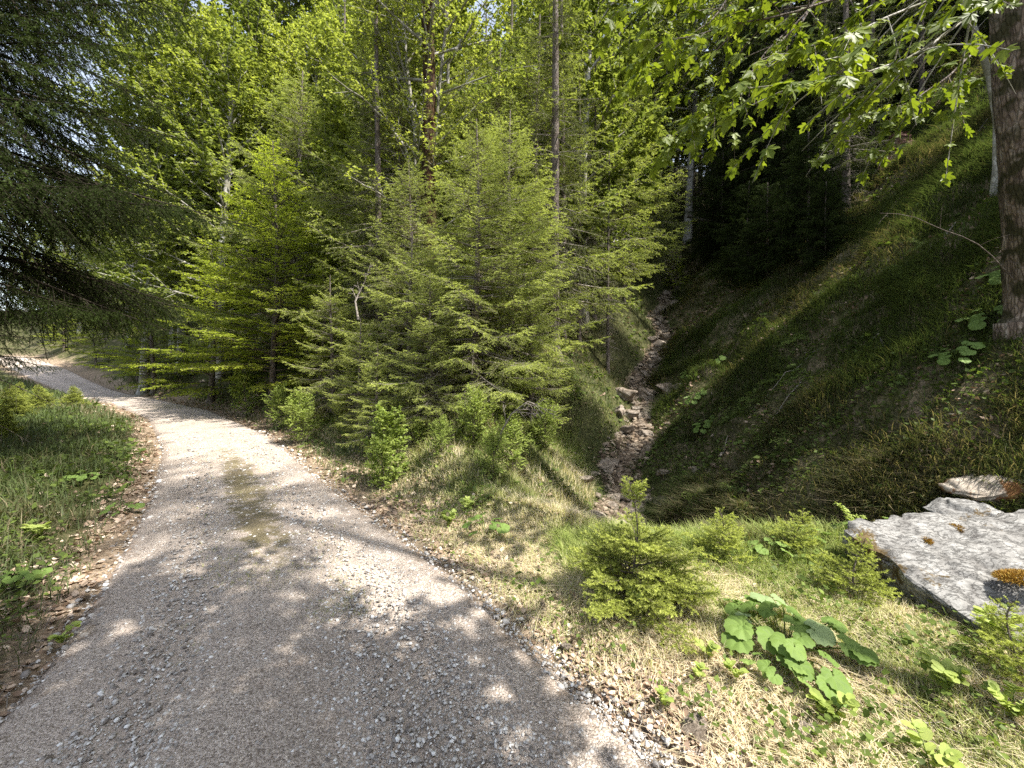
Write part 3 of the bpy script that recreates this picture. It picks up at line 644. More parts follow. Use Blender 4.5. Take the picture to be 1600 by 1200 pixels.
# broad crowned trees
br_ = lambda **k: dict(dict(H=16, cb=0.22, n=60, L=4.2, prof=lambda q: np.sqrt(np.maximum(0.03, 1 - (np.abs(q - 0.35) / 0.68) ** 2.2)), e0=20, e1=70, droop=0.12, tip=0.05, r=0.2, br=0.014, sp1=0.2, r1=0.42, ang=45,
        dr1=0.0, planar=0.25, sag=0.05, shape=0.5, sp2=0.2, r2=0.5, dr2=0.0, leaf=dict(kind='leaf', sp=0.085, cl=2, size=0.15, width=0.95, flat=0.45, hang=0.3), bvar=0.16, vtop=0.25, wob=0.3, wmin=0.25), **k)
BR = (M['bark_pale'], M['bark_pale'], M['broad'])
T_br = parts('broadA', BR, br_(), 51)
T_br2 = parts('broadB', BR, br_(H=13, n=55, L=3.5, cb=0.15), 52)
S(T_br, 285, 25.0, 'large yellow-green broadleaf tree below the patch of sky', 1.5, 0, 'broadleaf tree', 'broadleaf_tree')
S(T_br2, 345, 21.0, 'yellow-green broadleaf tree rising left of and above the bright beech', 1.35, 1, 'broadleaf tree', 'broadleaf_tree')
S(T_br, 225, 23.0, 'yellow-green broadleaf tree at the left, its top beside the patch of sky', 1.1, 1, 'broadleaf tree', 'broadleaf_tree')
S(T_br, 425, 27.0, 'broadleaf tree behind the glowing beech, its crown closing the sky', 1.65, 3.3, 'broadleaf tree', 'broadleaf_tree')
S(T_br, 525, 29.0, 'broadleaf tree high on the hill left of the mossy trunk', 1.6, 2.3, 'broadleaf tree', 'broadleaf_tree')
S(T_br, 1075, 31.0, 'broadleaf tree at the head of the gully closing the sky', 1.5, 0.3, 'broadleaf tree', 'broadleaf_tree')
S(T_br, 1020, 36.0, 'broadleaf tree high above the gully, left of its head', 1.6, 1.3, 'broadleaf tree', 'broadleaf_tree')
S(T_br, 480, 24.0, 'broadleaf tree filling the top of the picture above the bright beech', 1.1, 2, 'broadleaf tree', 'broadleaf_tree')
S(T_br2, 580, 18.0, 'thin leaved broadleaf tree between the beech and the mossy trunk', 1.0, 3, 'broadleaf tree', 'broadleaf_tree')
S(T_br, 740, 27.0, 'broadleaf tree behind the mossy trunk, far up the hill', 1.0, 4, 'broadleaf tree', 'broadleaf_tree')

# old mossy trunk and grey multi-stem maple behind the bank spruces
x, y = sq(671, 11.9); g0 = h1(x, y)
Cm = np.array([(0, 0, 0), (0.05, 0, 2.5), (-0.02, 0, 5), (0.0, 0, 8), (-0.08, 0, 11), (-0.1, 0, 15)])
pm = br_(H=15, cb=0.5, n=20, L=3.6, r=0.21, rt=0.16, leaf=dict(kind='leaf', sp=0.16, cl=2, size=0.13, width=0.95, flat=0.45, hang=0.3))
place(parts('mossy', (M['bark_moss'], M['bark_pale'], M['broad']), pm, 61, Cm), 'maple_tree', x, y, 'old maple with a thick dark trunk coated in red-brown moss', 'maple')
x, y = sq(655, 12.6); e = empty('maple_tree', (x, y, h1(x, y))); tag(e, 'slender maple with three pale grey forking stems above the bank spruces', 'maple')
def rel(L_, Y): return np.array([(PX(a, yy) - x, yy - y, PZ(b, yy) - e.location.z) for a, b, yy in [(q[0], q[1], q[2] if len(q) > 2 else Y) for q in L_]])
stems = [([(662, 560), (660, 420), (652, 300), (648, 215), (640, 150), (634, 60), (628, -60), (622, -260)], 12.6, 0.075), ([(662, 560), (668, 400), (676, 260), (686, 120), (694, 70), (704, 0), (712, -200)], 12.4, 0.07),
         ([(652, 300, 12.5), (636, 235, 12.2), (600, 180, 11.8), (560, 150, 11.3), (520, 120, 10.9)], 12.5, 0.05), ([(655, 330, 12.4), (610, 310, 11.6), (570, 290, 11.0), (540, 270, 10.6)], 12.4, 0.035),
         ([(648, 200, 12.5), (628, 130, 12.5), (606, 40, 12.6), (590, -80, 12.8)], 12.5, 0.045), ([(700, 100, 12.4), (722, 60, 12.3), (745, 20, 12.2), (770, -10, 12)], 12.4, 0.035), ([(668, 380, 12.3), (720, 330, 11.8), (740, 260, 11.4)], 12.0, 0.03)]
gg = np.random.default_rng(5); wd = MB(); cr = MB(); K = 10
for L_, Y, r_ in stems:
    Q = rel(L_, Y); d_ = np.r_[0, np.cumsum(np.linalg.norm(np.diff(Q, axis=0), axis=1))]; t = np.linspace(0, d_[-1], K)
    Pq = np.stack([np.interp(t, d_, Q[:, k]) for k in range(3)], 1); Pq[1:-1] += gg.normal(0, 0.03, (K - 2, 3))
    o = obj('stem', trunk_mesh('stem', Pq, r_, r_ * 0.35, gg, 8, 0.05, 0.04), M['bark_pale'], e)
    L0 = np.array([d_[-1]]); i1, p1, d1, l1 = twigs_on(Pq[None], L0, gg, 0.33, 0.32, 45, -0.1, 0.3, 0.3, 0.3, True, 0.4)
    P1 = seg_poly(p1, d1, l1, 0.0, 6)
    clothe(wd, cr, P1, l1, np.maximum(0.006, l1 * 0.011), gg, dict(sp1=0.14, r1=0.35, ang=50, dr1=0.0, planar=0.4, leaf=dict(kind='leaf', sp=0.10, cl=2, size=0.11, width=0.95, flat=0.5, hang=0.3)), np.full(len(l1), 0.65))
obj('branches', wd.mesh('grey_wood', True), M['bark_pale'], e); obj('crown', cr.mesh('grey_crown'), M['broad'], e)

# right slope: dark spruces
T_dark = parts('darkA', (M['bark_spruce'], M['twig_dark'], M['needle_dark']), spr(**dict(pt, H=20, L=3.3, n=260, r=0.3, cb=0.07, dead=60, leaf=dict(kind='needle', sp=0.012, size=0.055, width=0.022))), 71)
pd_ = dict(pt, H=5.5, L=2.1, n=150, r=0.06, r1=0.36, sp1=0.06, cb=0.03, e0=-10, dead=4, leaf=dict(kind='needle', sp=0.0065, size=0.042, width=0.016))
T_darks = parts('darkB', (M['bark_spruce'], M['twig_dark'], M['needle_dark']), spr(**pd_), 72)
S(T_dark, 1232, 21.0, 'big dark spruce with thick trunk in the shade on the right slope', 1.1)
S(T_tall, 1322, 16.3, 'slim spruce with a pale lit trunk right of the big dark one', 0.9, 1.0)
S(T_tall2, 1362, 18.5, 'slim spruce with grey trunk beside the reddish stump', 1.0, 2.0)
S(T_darks, 1262, 15.0, 'low dark spruce sweeping the grass below the big trunk', 0.85, 0)
S(T_darks, 1290, 13.6, 'low brownish spruce in front of the slim pale trunk', 0.5, 1)
S(T_tall2, 1290, 19.5, 'thin spruce on the slope between the big dark trunk and the slim pale one', 1.0, 0.9)
S(T_tall2, 1440, 20.0, 'thin spruce right of the reddish stump', 1.0, 4.9)
S(T_tall, 1500, 22.0, 'tall spruce near the top of the right slope beside the maple trunk', 0.9, 4.9)
S(T_darks, 1170, 19.0, 'low dark spruce on the right edge of the gully', 0.8, 2)
S(T_darks, 1200, 16.5, 'second low dark spruce, between the gully edge and the big trunk', 0.7, 3)
S(T_darks, 1130, 24.0, 'low dark spruce high on the right edge of the gully', 1.1, 2.2)
S(T_darks, 1290, 18.5, 'low dark spruce behind the big dark trunk on the right slope', 1.3, 4.2)
S(T_darks, 1375, 22.5, 'low dark spruce behind the reddish stump', 1.2, 0.7)
S(T_dark, 1180, 25.5, 'dark spruce between the gully head and the big dark trunk', 0.9, 2.2)
S(T_dark, 1370, 23.0, 'dark spruce above the stump on the right slope', 0.85, 1.2)
S(T_dark, 1470, 30.0, 'dark spruce at the top of the right slope near the maple trunk', 0.8, 1.9)
S(T_dark, 1150, 30.0, 'dark spruce at the head of the gully, right side', 0.9, 3)
S(T_dark, 1420, 27.0, 'dark spruce high on the right slope behind the stump', 0.8, 4)
S(T_dark, 1290, 25.0, 'dark spruce behind the slim pale trunk on the right slope', 0.8, 5)

# forest filling the hillside, nothing tells these apart
fp = dict(pt, H=17, L=2.5, n=165, r=0.16, r1=0.34, cb=0.08, sp1=0.15, sp2=0.0, dead=30, dth=2.0, leaf=dict(kind='needle', sp=0.012, size=0.085, width=0.03))
T_far = [parts('farA', (M['bark_spruce'], M['dead_twig'], M['needle_forest']), spr(**fp), 81), parts('farB', (M['bark_spruce'], M['dead_twig'], M['needle_forest']), spr(**dict(fp, H=14, L=2.0)), 82)]
T_fbr = [parts('farC', BR, br_(H=14, n=45, L=3.6, cb=0.12, sp2=0.0, sp1=0.18, leaf=dict(kind='leaf', sp=0.09, cl=3, size=0.2, width=0.95, flat=0.45, hang=0.3)), 83)]
for i, (px, Y, T, s_, lb) in enumerate([(40, 62, T_fbr[0], 1.0, 'broadleaf tree beyond the far end of the road, left edge'), (85, 52, T_far[0], 0.8, 'spruce beyond the far end of the road'), (125, 44, T_fbr[0], 0.9, 'broadleaf tree above the far bend of the road'), (165, 40, T_far[1], 0.8, 'spruce above the far bend of the road'), (200, 34, T_fbr[0], 0.8, 'broadleaf tree above the leaf strewn bank'),
        (150, 31, T_beech2, 0.7, 'small beech on the bank above the far road'), (100, 37, T_beech2, 0.8, 'small beech where the road leaves the picture'), (215, 26, T_beech2, 0.7, 'small beech on the leaf strewn bank')]):
    S(T, px, Y, lb, s_, i, 'spruce' if T in T_far else 'broadleaf tree', 'spruce_tree' if T in T_far else 'broadleaf_tree')
rg = random.Random(12); placed = []
tries = 0
while len(placed) < 175 and tries < 12000:
    tries += 1
    Y = 17 + 44 * rg.random() ** 1.3; px = rg.uniform(60, 1900); x, y = sq(px, Y)
    gxa = float(axis_x(y))
    if abs(x - gxa) < (2.6 if y < 24 else (1.6 if y < 33 else 0.0)): continue
    if px > 1020 and Y < 23: continue
    if px < 560 and Y < 26: continue
    sR, sL, dT = fields(np.array([x]), np.array([y]))
    if dT[0] < 2.5: continue
    if any((x - a) ** 2 + (y - b) ** 2 < (1.9 + 0.03 * Y) ** 2 for a, b in placed): continue
    placed.append((x, y))
    if rg.random() < (0.45 if px < 1000 else 0.12): T = T_fbr[0]; nm, cat, lb, gr = 'broadleaf_tree', 'broadleaf tree', 'broadleaf tree of the dense hillside forest in the background', 'background broadleaf trees'
    else: T = T_far[rg.random() < 0.5]; nm, cat, lb, gr = 'spruce_tree', 'spruce', 'tall spruce of the dense hillside forest in the background', 'background spruces'
    place(T, nm, x, y, lb, cat, gr, rg.uniform(0, 6.28), rg.uniform(0.85, 1.4))

# trees beyond the picture's right edge and behind the viewer: they shade the right slope and the road
for (x_, y_) in [(15.0, 9.6)]:
    place(T_tall, 'spruce_tree', x_, y_, 'thin crowned spruce beyond the right edge of the picture', 'spruce', 'thin spruces beyond the right edge', 0.7, 1.1)
for (x_, y_, s_, k) in [(12.0, 6.0, 0.8, 0), (17.8, 10.5, 0.9, 2), (22, 16.5, 1.0, 4), (24, 21.5, 1.0, 1), (29, 26, 1.0, 2)]:
    place(T_dark, 'spruce_tree', x_, y_, 'dark spruce standing up the slope beyond the right edge of the picture', 'spruce', 'spruces beyond the right edge', k * 1.1, s_)
T_shade = parts('shadeA', BR, br_(H=10.5, n=62, L=3.3, cb=0.5), 53)
place(T_shade, 'broadleaf_tree', 2.9, -1.45, 'broadleaf tree beside the viewer whose crown shades the near end of the road', 'broadleaf tree', None, 0.5)
T_sh3 = parts('shadeB', (M['bark_spruce'], M['dead_twig'], M['needle_dark']), spr(**dict(pt, H=29, L=2.2, n=120, r=0.12, cb=0.5, dead=10, sp1=0.12, leaf=dict(kind='needle', sp=0.012, size=0.05, width=0.02))), 73)
place(T_sh3, 'spruce_tree', 8.2, -0.1, 'tall spruce beyond the right edge whose high crown streaks the road with shade', 'spruce', None, 0.5)
place(T_dark, 'spruce_tree', 0.8, -6.5, 'dark spruce behind the viewer at the road edge', 'spruce', None, 0.5, 0.8)

# ------------------------------------------------------------------ near maple at the right edge
mx, my = 7.05, 5.6; mz = h1(mx, my)
e = empty('maple_tree', (mx, my, mz)); tag(e, 'big brown barked maple trunk at the right edge with broad green leaves overhead', 'maple')
Cm = np.array([(0.22, 0.0, -0.1), (0.10, 0, 0.5), (0.02, 0, 1.2), (-0.10, 0, 2.2), (-0.24, 0, 3.4), (-0.36, -0.05, 4.6), (-0.5, -0.1, 6.5), (-0.4, 0, 9), (-0.3, 0.1, 12.5)])
gm = np.random.default_rng(77)
obj('trunk', trunk_mesh('maple_trunk', Cm, 0.35, 0.10, gm, 28, 0.45, 0.035, 0.8), M['bark_maple'], e)
def world_poly(L_, K=12):
    Q = np.array([(PX(a, c), c, PZ(b, c)) for a, b, c in L_]) - np.array([mx, my, mz]); d_ = np.r_[0, np.cumsum(np.linalg.norm(np.diff(Q, axis=0), axis=1))]; t = np.linspace(0, d_[-1], K)
    return np.stack([np.interp(t, d_, Q[:, k]) for k in range(3)], 1), d_[-1]
limbs = [  # picture column, row, distance: where each bough hangs
    [(1560, -60, 4.6), (1520, 15, 4.1), (1470, 62, 3.8), (1400, 100, 3.6), (1330, 122, 3.5), (1250, 128, 3.4), (1170, 138, 3.35)],
    [(1560, -80, 4.6), (1470, -10, 4.2), (1400, 20, 4.0), (1320, 55, 3.9), (1250, 75, 3.8), (1200, 105, 3.8)],
    [(1450, -80, 4.8), (1330, -10, 4.4), (1220, 28, 4.2), (1130, 40, 4.1), (1040, 62, 4.0), (985, 105, 4.0)],
    [(1400, -90, 4.9), (1250, -40, 4.7), (1120, -10, 4.6), (1020, 0, 4.5), (950, 20, 4.5)],
    [(1180, -40, 5.0), (1130, 30, 4.9), (1080, 90, 4.8), (1020, 135, 4.7), (985, 160, 4.7)],
    [(1300, -20, 5.0), (1250, 60, 4.9), (1180, 130, 4.8), (1110, 190, 4.7), (1050, 235, 4.7)],
    [(1530, 95, 5.2), (1470, 150, 5.0), (1420, 185, 4.9), (1350, 205, 4.8), (1300, 215, 4.8)],
    [(1280, 20, 5.3), (1210, 90, 5.2), (1150, 160, 5.1), (1090, 215, 5.0), (1040, 262, 5.0)],
]
for i, L_ in enumerate(limbs):
    Pq, Lq = world_poly([(a, b - (22 if i in (4, 5, 6, 7) else 0), c) for a, b, c in L_]); Pq[1:-1] += gm.normal(0, 0.012, (len(Pq) - 2, 3))
    w_ = MB(); c_ = MB(); A = Pq[None]; LL = np.array([Lq])
    w_.add(*tubes(A, np.array([0.019 if i < 3 else 0.013]) * (1 - 0.8 * np.linspace(0, 1, 12))[None], 6))
    i1, p1, d1, l1 = twigs_on(A, LL, gm, 0.14, 0.28, 48, 0.12, 0.12, 0.18, 0.55, False, 0.5)
    P1 = seg_poly(p1, d1, l1, 0.25, 5)
    w_.add(*tubes(P1, np.maximum(0.003, l1 * 0.008)[:, None] * (1 - 0.7 * np.linspace(0, 1, 5))[None], 4))
    bvv = np.clip(0.45 + gm.normal(0, 0.1, len(l1)), 0, 1)
    leaves_on(c_, P1, l1, bvv, gm, dict(kind='maple', sp=0.085, size=0.12, width=1.0, flat=0.5, hang=0.35, t0=0.25))
    leaves_on(c_, A[:, -5:], LL * 0.35, np.array([0.6]), gm, dict(kind='maple', sp=0.05, size=0.14, width=1.0, flat=0.55, hang=0.45))
    b_ = obj('bough', w_.mesh('bough', True), M['bark_pale'] if i < 2 else M['bark_spruce'], e); obj('leaves', c_.mesh('bough_leaves'), M['maple'], b_)
# upper crown above the frame
pu = br_(H=7, n=16, cb=0.2, L=2.0, r=0.1, sp2=0.25, leaf=dict(kind='leaf', sp=0.09, cl=2, size=0.16, width=1.1, flat=0.5, hang=0.4))
for nm, me, mt in parts('mcrown', (M['bark_maple'], M['bark_maple'], M['maple']), pu, 91)[1:]:
    obj('upper_' + nm, me, mt, e, (-0.3, 0.1, 7.0))
# slender stem beside the trunk
x, y = PX(1557, 8.4), 8.4; e2 = empty('sapling_tree', (x, y, h1(x, y))); tag(e2, 'slender leaning grey sapling stem just left of the big maple trunk', 'sapling')
L_ = [(1558, 262, 8.4), (1558, 190, 8.4), (1546, 120, 8.3), (1524, 50, 8.2), (1497, -20, 8.1), (1465, -120, 8.0)]
Q = np.array([(PX(a, c) - x, c - y, PZ(b, c) - e2.location.z) for a, b, c in L_]); Q = np.concatenate([[[0.05, 0.1, -0.2]], Q]); Q = Q[np.argsort(Q[:, 2])]
obj('stem', trunk_mesh('sapling_stem', Q, 0.075, 0.035, gm, 8, 0.05, 0.03), M['bark_pale'], e2)
w_ = MB(); c_ = MB(); i1, p1, d1, l1 = twigs_on(Q[None], np.array([4.0]), gm, 0.4, 0.22, 50, -0.1, 0.35, 0.3, 0.3, True)
P1 = seg_poly(p1, d1, l1, 0.1, 5); clothe(w_, c_, P1, l1, np.maximum(0.004, l1 * 0.008), gm, dict(sp1=0.14, r1=0.3, ang=50, dr1=0.1, planar=0.5, leaf=dict(kind='maple', sp=0.12, size=0.11, width=1, flat=0.6, hang=0.3)), np.full(len(l1), 0.5))
obj('twigs', w_.mesh('sap_twigs', True), M['bark_pale'], e2); obj('leaves', c_.mesh('sap_leaves'), M['maple'], e2)
# thin bare branch on the slope
def twig_thing(name, label, cat, L_, r_, mat, side=0.25, n=2, seed=3):
    g_ = np.random.default_rng(seed); o3 = np.array([PX(L_[0][0], L_[0][2]), L_[0][2], PZ(L_[0][1], L_[0][2])])
    Q = np.array([(PX(a, c), c, PZ(b, c)) for a, b, c in L_]) - o3
    d_ = np.r_[0, np.cumsum(np.linalg.norm(np.diff(Q, axis=0), axis=1))]; t = np.linspace(0, d_[-1], 10)
    Pq = np.stack([np.interp(t, d_, Q[:, k]) for k in range(3)], 1); m_ = MB(); m_.add(*tubes(Pq[None], np.array([[r_]]) * (1 - 0.75 * np.linspace(0, 1, 10))[None], 6))
    i1, p1, d1, l1 = twigs_on(Pq[None], np.array([d_[-1]]), g_, side, 0.35, 45, 0.0, 0.3, 0.1, 0.3, True); P1 = seg_poly(p1, d1, l1, 0.2, 5)
    m_.add(*tubes(P1, np.full((len(l1), 5), r_ * 0.35) * (1 - 0.6 * np.linspace(0, 1, 5))[None], 4))
    i2, p2, d2, l2 = twigs_on(P1, l1, g_, side * 0.5, 0.4, 45, 0.0, 0.2, 0.05, 0.3, True); m_.add(*tubes(seg_poly(p2, d2, l2, 0.2, 4), np.full((len(l2), 4), r_ * 0.2), 3))
    o_ = obj(name, m_.mesh(name, True), mat); o_.location = o3; return tag(o_, label, cat)
twig_thing('dead_branch', 'thin bare branch arching over the grass left of the big maple trunk', 'branch', [(1582, 435, 5.6), (1550, 400, 5.5), (1520, 375, 5.5), (1470, 358, 5.5), (1420, 335, 5.4), (1375, 333, 5.4)], 0.009, M['bark_spruce'], 0.5)
twig_thing('dead_shrub', 'bare grey crooked shrub on the grassy nose of the bank', 'dead shrub', [(776, 705, 6.4), (783, 675, 6.4), (800, 645, 6.3), (828, 625, 6.3), (850, 640, 6.3), (866, 650, 6.3)], 0.018, M['dead_twig'], 0.12, 2, 8)
twig_thing('dead_branch', 'bleached dead branches tangled under the slim spruce on the bank', 'branch', [(560, 500, 10.0), (555, 470, 10.2), (570, 440, 10.3), (580, 410, 10.3)], 0.03, M['dead_twig'], 0.12, 2, 9)
twig_thing('fallen_log', 'fallen pale log lying across the forest floor at the gully head', 'log', [(1075, 338, 30.0), (1100, 344, 29.0), (1135, 349, 28.0)], 0.14, M['bark_spruce'], 3.0, 1, 10)

# ------------------------------------------------------------------ boulders, rocks and stones
import bmesh
def rock_mesh(name, pts, sub=4, amp=0.03, freq=3.0, seed=0, smooth=0, ridges=0.0):
    bm = bmesh.new()
    for q in pts: bm.verts.new(q)
    bmesh.ops.convex_hull(bm, input=bm.verts[:]); bmesh.ops.delete(bm, geom=[v for v in bm.verts if not v.link_faces], context='VERTS')
    bmesh.ops.triangulate(bm, faces=bm.faces[:])
    for k in range(sub):
        long_ = [ed for ed in bm.edges]
        bmesh.ops.subdivide_edges(bm, edges=long_, cuts=1, use_grid_fill=True, smooth=0.0)
        bmesh.ops.triangulate(bm, faces=[f for f in bm.faces if len(f.verts) > 3])
        if k < smooth: bmesh.ops.smooth_vert(bm, verts=bm.verts[:], factor=0.5, use_axis_x=True, use_axis_y=True, use_axis_z=True)
    bm.normal_update(); o = Vector((seed * 7.3, seed * 3.1, seed))
    sh = []
    for v in bm.verts:
        p_ = v.co * freq + o
        d_ = (mnoise.fractal(p_, 0.9, 2.1, 6) ) * amp
        c_ = mnoise.voronoi(v.co * freq * 0.8 + o)[0]; d_ -= amp * 1.2 * max(0.0, 0.18 - (c_[1] - c_[0])) * 4
        if ridges: d_ += ridges * abs(mnoise.noise(Vector((v.co.x * 1.3, v.co.y * 5 + v.co.x * 2, v.co.z * 6)) + o))
        sh.append(v.normal * d_)
    for v, s_ in zip(bm.verts, sh): v.co += s_
    me = bpy.data.meshes.new(name); bm.to_mesh(me); bm.free()
    me.polygons.foreach_set('use_smooth', np.ones(len(me.polygons), bool)); return me
def at0(pts, o): return [tuple(np.array(q) - np.array(o)) for q in pts]
O = (4.6, 3.8, 0.0)
bp = [P3(1318, 829, 3.95), P3(1345, 812, 4.1), P3(1412, 808, 4.25), P3(1500, 806, 4.35), P3(1600, 800, 4.4), (6.5, 4.4, 0.36), (6.9, 3.6, 0.2),
      P3(1385, 874, 3.68), P3(1432, 918, 3.42), P3(1482, 952, 3.22), P3(1545, 988, 3.02), (4.1, 2.75, -0.06), (5.4, 2.6, -0.1), (6.6, 2.9, -0.05), (5.2, 3.6, 0.22),
      (3.45, 4.15, -0.25), (3.65, 3.55, -0.4), (4.0, 2.95, -0.4), (6.5, 3.0, -0.5), (6.5, 4.5, -0.4), (4.2, 4.6, -0.4)]
bo = obj('boulder', rock_mesh('boulder', at0(bp, O), 5, 0.045, 2.6, 3, 0, 0.05), M['boulder'], loc=O)
tag(bo, 'large flat pale grey limestone boulder with overhanging left edge on the verge', 'boulder')
O = P3(1500, 796, 4.6)
g_ = np.random.default_rng(4)
def ell(rx, ry, rz, n=26, seed=0):
    g = np.random.default_rng(seed); q = nrm(g.normal(0, 1, (n, 3))) * (0.85 + 0.2 * g.random((n, 1))); return [tuple(v) for v in q * np.array([rx, ry, rz])]
tag(obj('boulder', rock_mesh('boulder_mid', ell(0.42, 0.3, 0.13, 22, 4), 4, 0.03, 4, 5, 1), M['boulder'], loc=O), 'smaller whitish rock with brown moss spots resting against the back of the flat boulder', 'rock')
O = P3(1568, 768, 4.9)
tag(obj('boulder', rock_mesh('boulder_back', ell(0.85, 0.36, 0.27, 24, 6), 4, 0.035, 3, 6, 1), M['boulder_moss'], loc=O), 'rust brown mossy boulder at the back, by the right edge of the picture', 'boulder')
def cushion(name, label, c, rx, ry, rz, cols, seed, n=2600):
    g = np.random.default_rng(seed); q = nrm(g.normal(0, 1, (n, 3))); q[:, 2] = np.abs(q[:, 2]); P = q * np.array([rx, ry, rz]) * (0.85 + 0.2 * g.random((n, 1)))
    D = nrm(q + g.normal(0, 0.5, (n, 3))); W = nrm(np.cross(D, g.normal(0, 1, (n, 3)))) * 0.006
    mb = MB(); V = np.stack([P - W, P + W, P + D * 0.03], 1).reshape(-1, 3); mb.add(V, np.arange(3 * n).reshape(-1, 3), np.repeat(g.random(n), 3))
    o_ = obj(name, mb.mesh(name), cols, loc=c); return tag(o_, label, 'moss')
M['moss'] = foliage('moss', [(0, (0.16, 0.08, 0.02)), (0.5, (0.34, 0.19, 0.04)), (1, (0.42, 0.3, 0.07))], 0.1, objvar=0)
cushion('moss_cushion', 'orange moss cushion at the right edge of the flat boulder', P3(1600, 905, 3.3), 0.19, 0.10, 0.035, M['moss'], 3)
cushion('moss_cushion', 'small orange brown moss tuft on top of the flat boulder', P3(1492, 828, 4.05), 0.07, 0.06, 0.035, M['moss'], 4, 700)
cushion('moss_cushion', 'tiny round moss tuft low on the flat boulder, left of its middle', P3(1447, 846, 3.85), 0.035, 0.035, 0.02, M['moss'], 5, 250)

RK = [rock_mesh('rock%d' % k, ell(0.5, 0.38, 0.27, 14, 40 + k), 3, 0.05, 3, k, 0) for k in range(8)]
for me in RK: me.materials.append(M['rock'])
def rock(x, y, s, label, group=None, dz=0.0, seed=0, name='rock', cat='rock'):
    r_ = random.Random(seed); o_ = bpy.data.objects.new(name, RK[r_.randrange(8)]); COL.objects.link(o_)
    o_.location = (x, y, h1(x, y) + dz * s); o_.rotation_euler = (r_.uniform(-0.4, 0.4), r_.uniform(-0.4, 0.4), r_.uniform(0, 6.28)); o_.scale = (s, s * r_.uniform(0.75, 1.1), s * r_.uniform(0.7, 1.1))
    return tag(o_, label, cat, group)
for (px, Y, s, lb) in [(1027, 19.0, 0.95, 'round blue-grey rock sitting in the middle of the stony gully'), (1003, 15.0, 1.2, 'jagged grey outcrop rock on the left side of the gully bed'), (978, 14.0, 1.1, 'tall dark cleft rock on the left wall of the gully'),
                       (965, 12.6, 0.9, 'grey outcrop rock lowest on the left wall of the gully'), (1040, 14.6, 1.0, 'tan rock step across the upper gully bed'), (1062, 14.0, 0.6, 'rock half hidden by leaves right of the gully bed'), (1050, 23.0, 1.1, 'pale rock at the top of the sunlit scree'), (955, 9.3, 0.55, 'wet dark rock at the foot of the gully'), (1000, 9.3, 0.4, 'flat light grey slab near the foot of the gully')]:
    x, y = sq(px, Y); rock(x, y, s, lb, dz=0.12, seed=int(px))
rg = random.Random(5)
for k in range(230):
    y = 7.6 + 21 * rg.random() ** 1.5; gx = float(axis_x(y)); x = gx + rg.gauss(-0.05, 0.24 + 0.2 * (y < 12)); s = rg.choice([0.16, 0.2, 0.25, 0.32, 0.42, 0.55, 0.7]) * (0.85 + 0.02 * y)
    rock(x, y, s, 'broken tan and grey rock in the stony bed of the gully', 'rocks in the gully bed', 0.12, 100 + k)
for (px, py, s, lb) in [(884, 1012, 0.09, 'white angular stone at the road edge in front of the little spruce'), (1083, 1135, 0.16, 'dull grey stone at the gravel edge, bottom of the picture'), (1095, 1150, 0.12, 'second grey stone beside the dull one at the gravel edge'),
                        (1262, 1140, 0.17, 'pale stone among dead leaves at the bottom, right of centre'), (973, 1145, 0.06, 'small white stone on the gravel near the bottom'), (848, 946, 0.07, 'small pale stone at the gravel edge near a dark pebble'), (905, 970, 0.05, 'tiny pale stone just right of the white angular one'),
                        (445, 1112, 0.05, 'white pebble lying in the middle of the shaded road'), (605, 1030, 0.05, 'light flat pebble on the shaded road, right of middle'), (200, 1075, 0.05, 'grey pebble on the left of the shaded road'), (70, 1190, 0.12, 'flat stone in the bottom left corner of the road'),
                        (1230, 1070, 0.12, 'stone half covered by litter below the butterbur'), (330, 632, 0.25, 'white stone beside the road at the foot of the far bank'), (355, 636, 0.2, 'second white stone at the foot of the far bank'), (630, 1165, 0.045, 'small pale pebble on the road near the bottom edge')]:
    Y = 1296.0 / (py - 560); x, y = sq(px, Y); rock(x, y, s * 1.1, lb, None, 0.1 + (0.03 / s if py > 900 and px < 900 else 0), int(px + py), 'stone', 'stone')

# reddish stump with roots on the slope
x, y = sq(1402, 17.5); e = empty('tree_stump', (x, y, h1(x, y))); tag(e, 'reddish splintered stump with torn roots on the right slope', 'stump')
M['stump'] = bark('stump', (0.10, 0.05, 0.035), (0.25, 0.14, 0.1), (0.45, 0.34, 0.3), 8, 0.3, 1.0)
gS = np.random.default_rng(9); obj('stump', trunk_mesh('stump', np.array([(0, 0, 0), (0.03, 0, 0.35), (0.05, 0, 0.75), (0.05, 0, 1.0)]), 0.42, 0.30, gS, 14, 0.5, 0.14), M['stump'], e)
for k in range(9):
    a = k * 0.7 + 0.2; t = np.linspace(0, 1, 7)[:, None]; l_ = 0.9 + 0.6 * gS.random(); P = np.concatenate([np.cos(a) * (0.3 + l_ * t), np.sin(a) * (0.3 + l_ * t), 0.45 - 0.9 * t + 0.5 * t * t + 0.15 * np.sin(t * 6 + k)], 1)
    mb = MB(); mb.add(*tubes(P[None], 0.11 * (1 - 0.8 * t[:, 0])[None], 7)); obj('root', mb.mesh('root', True), M['stump'], e)

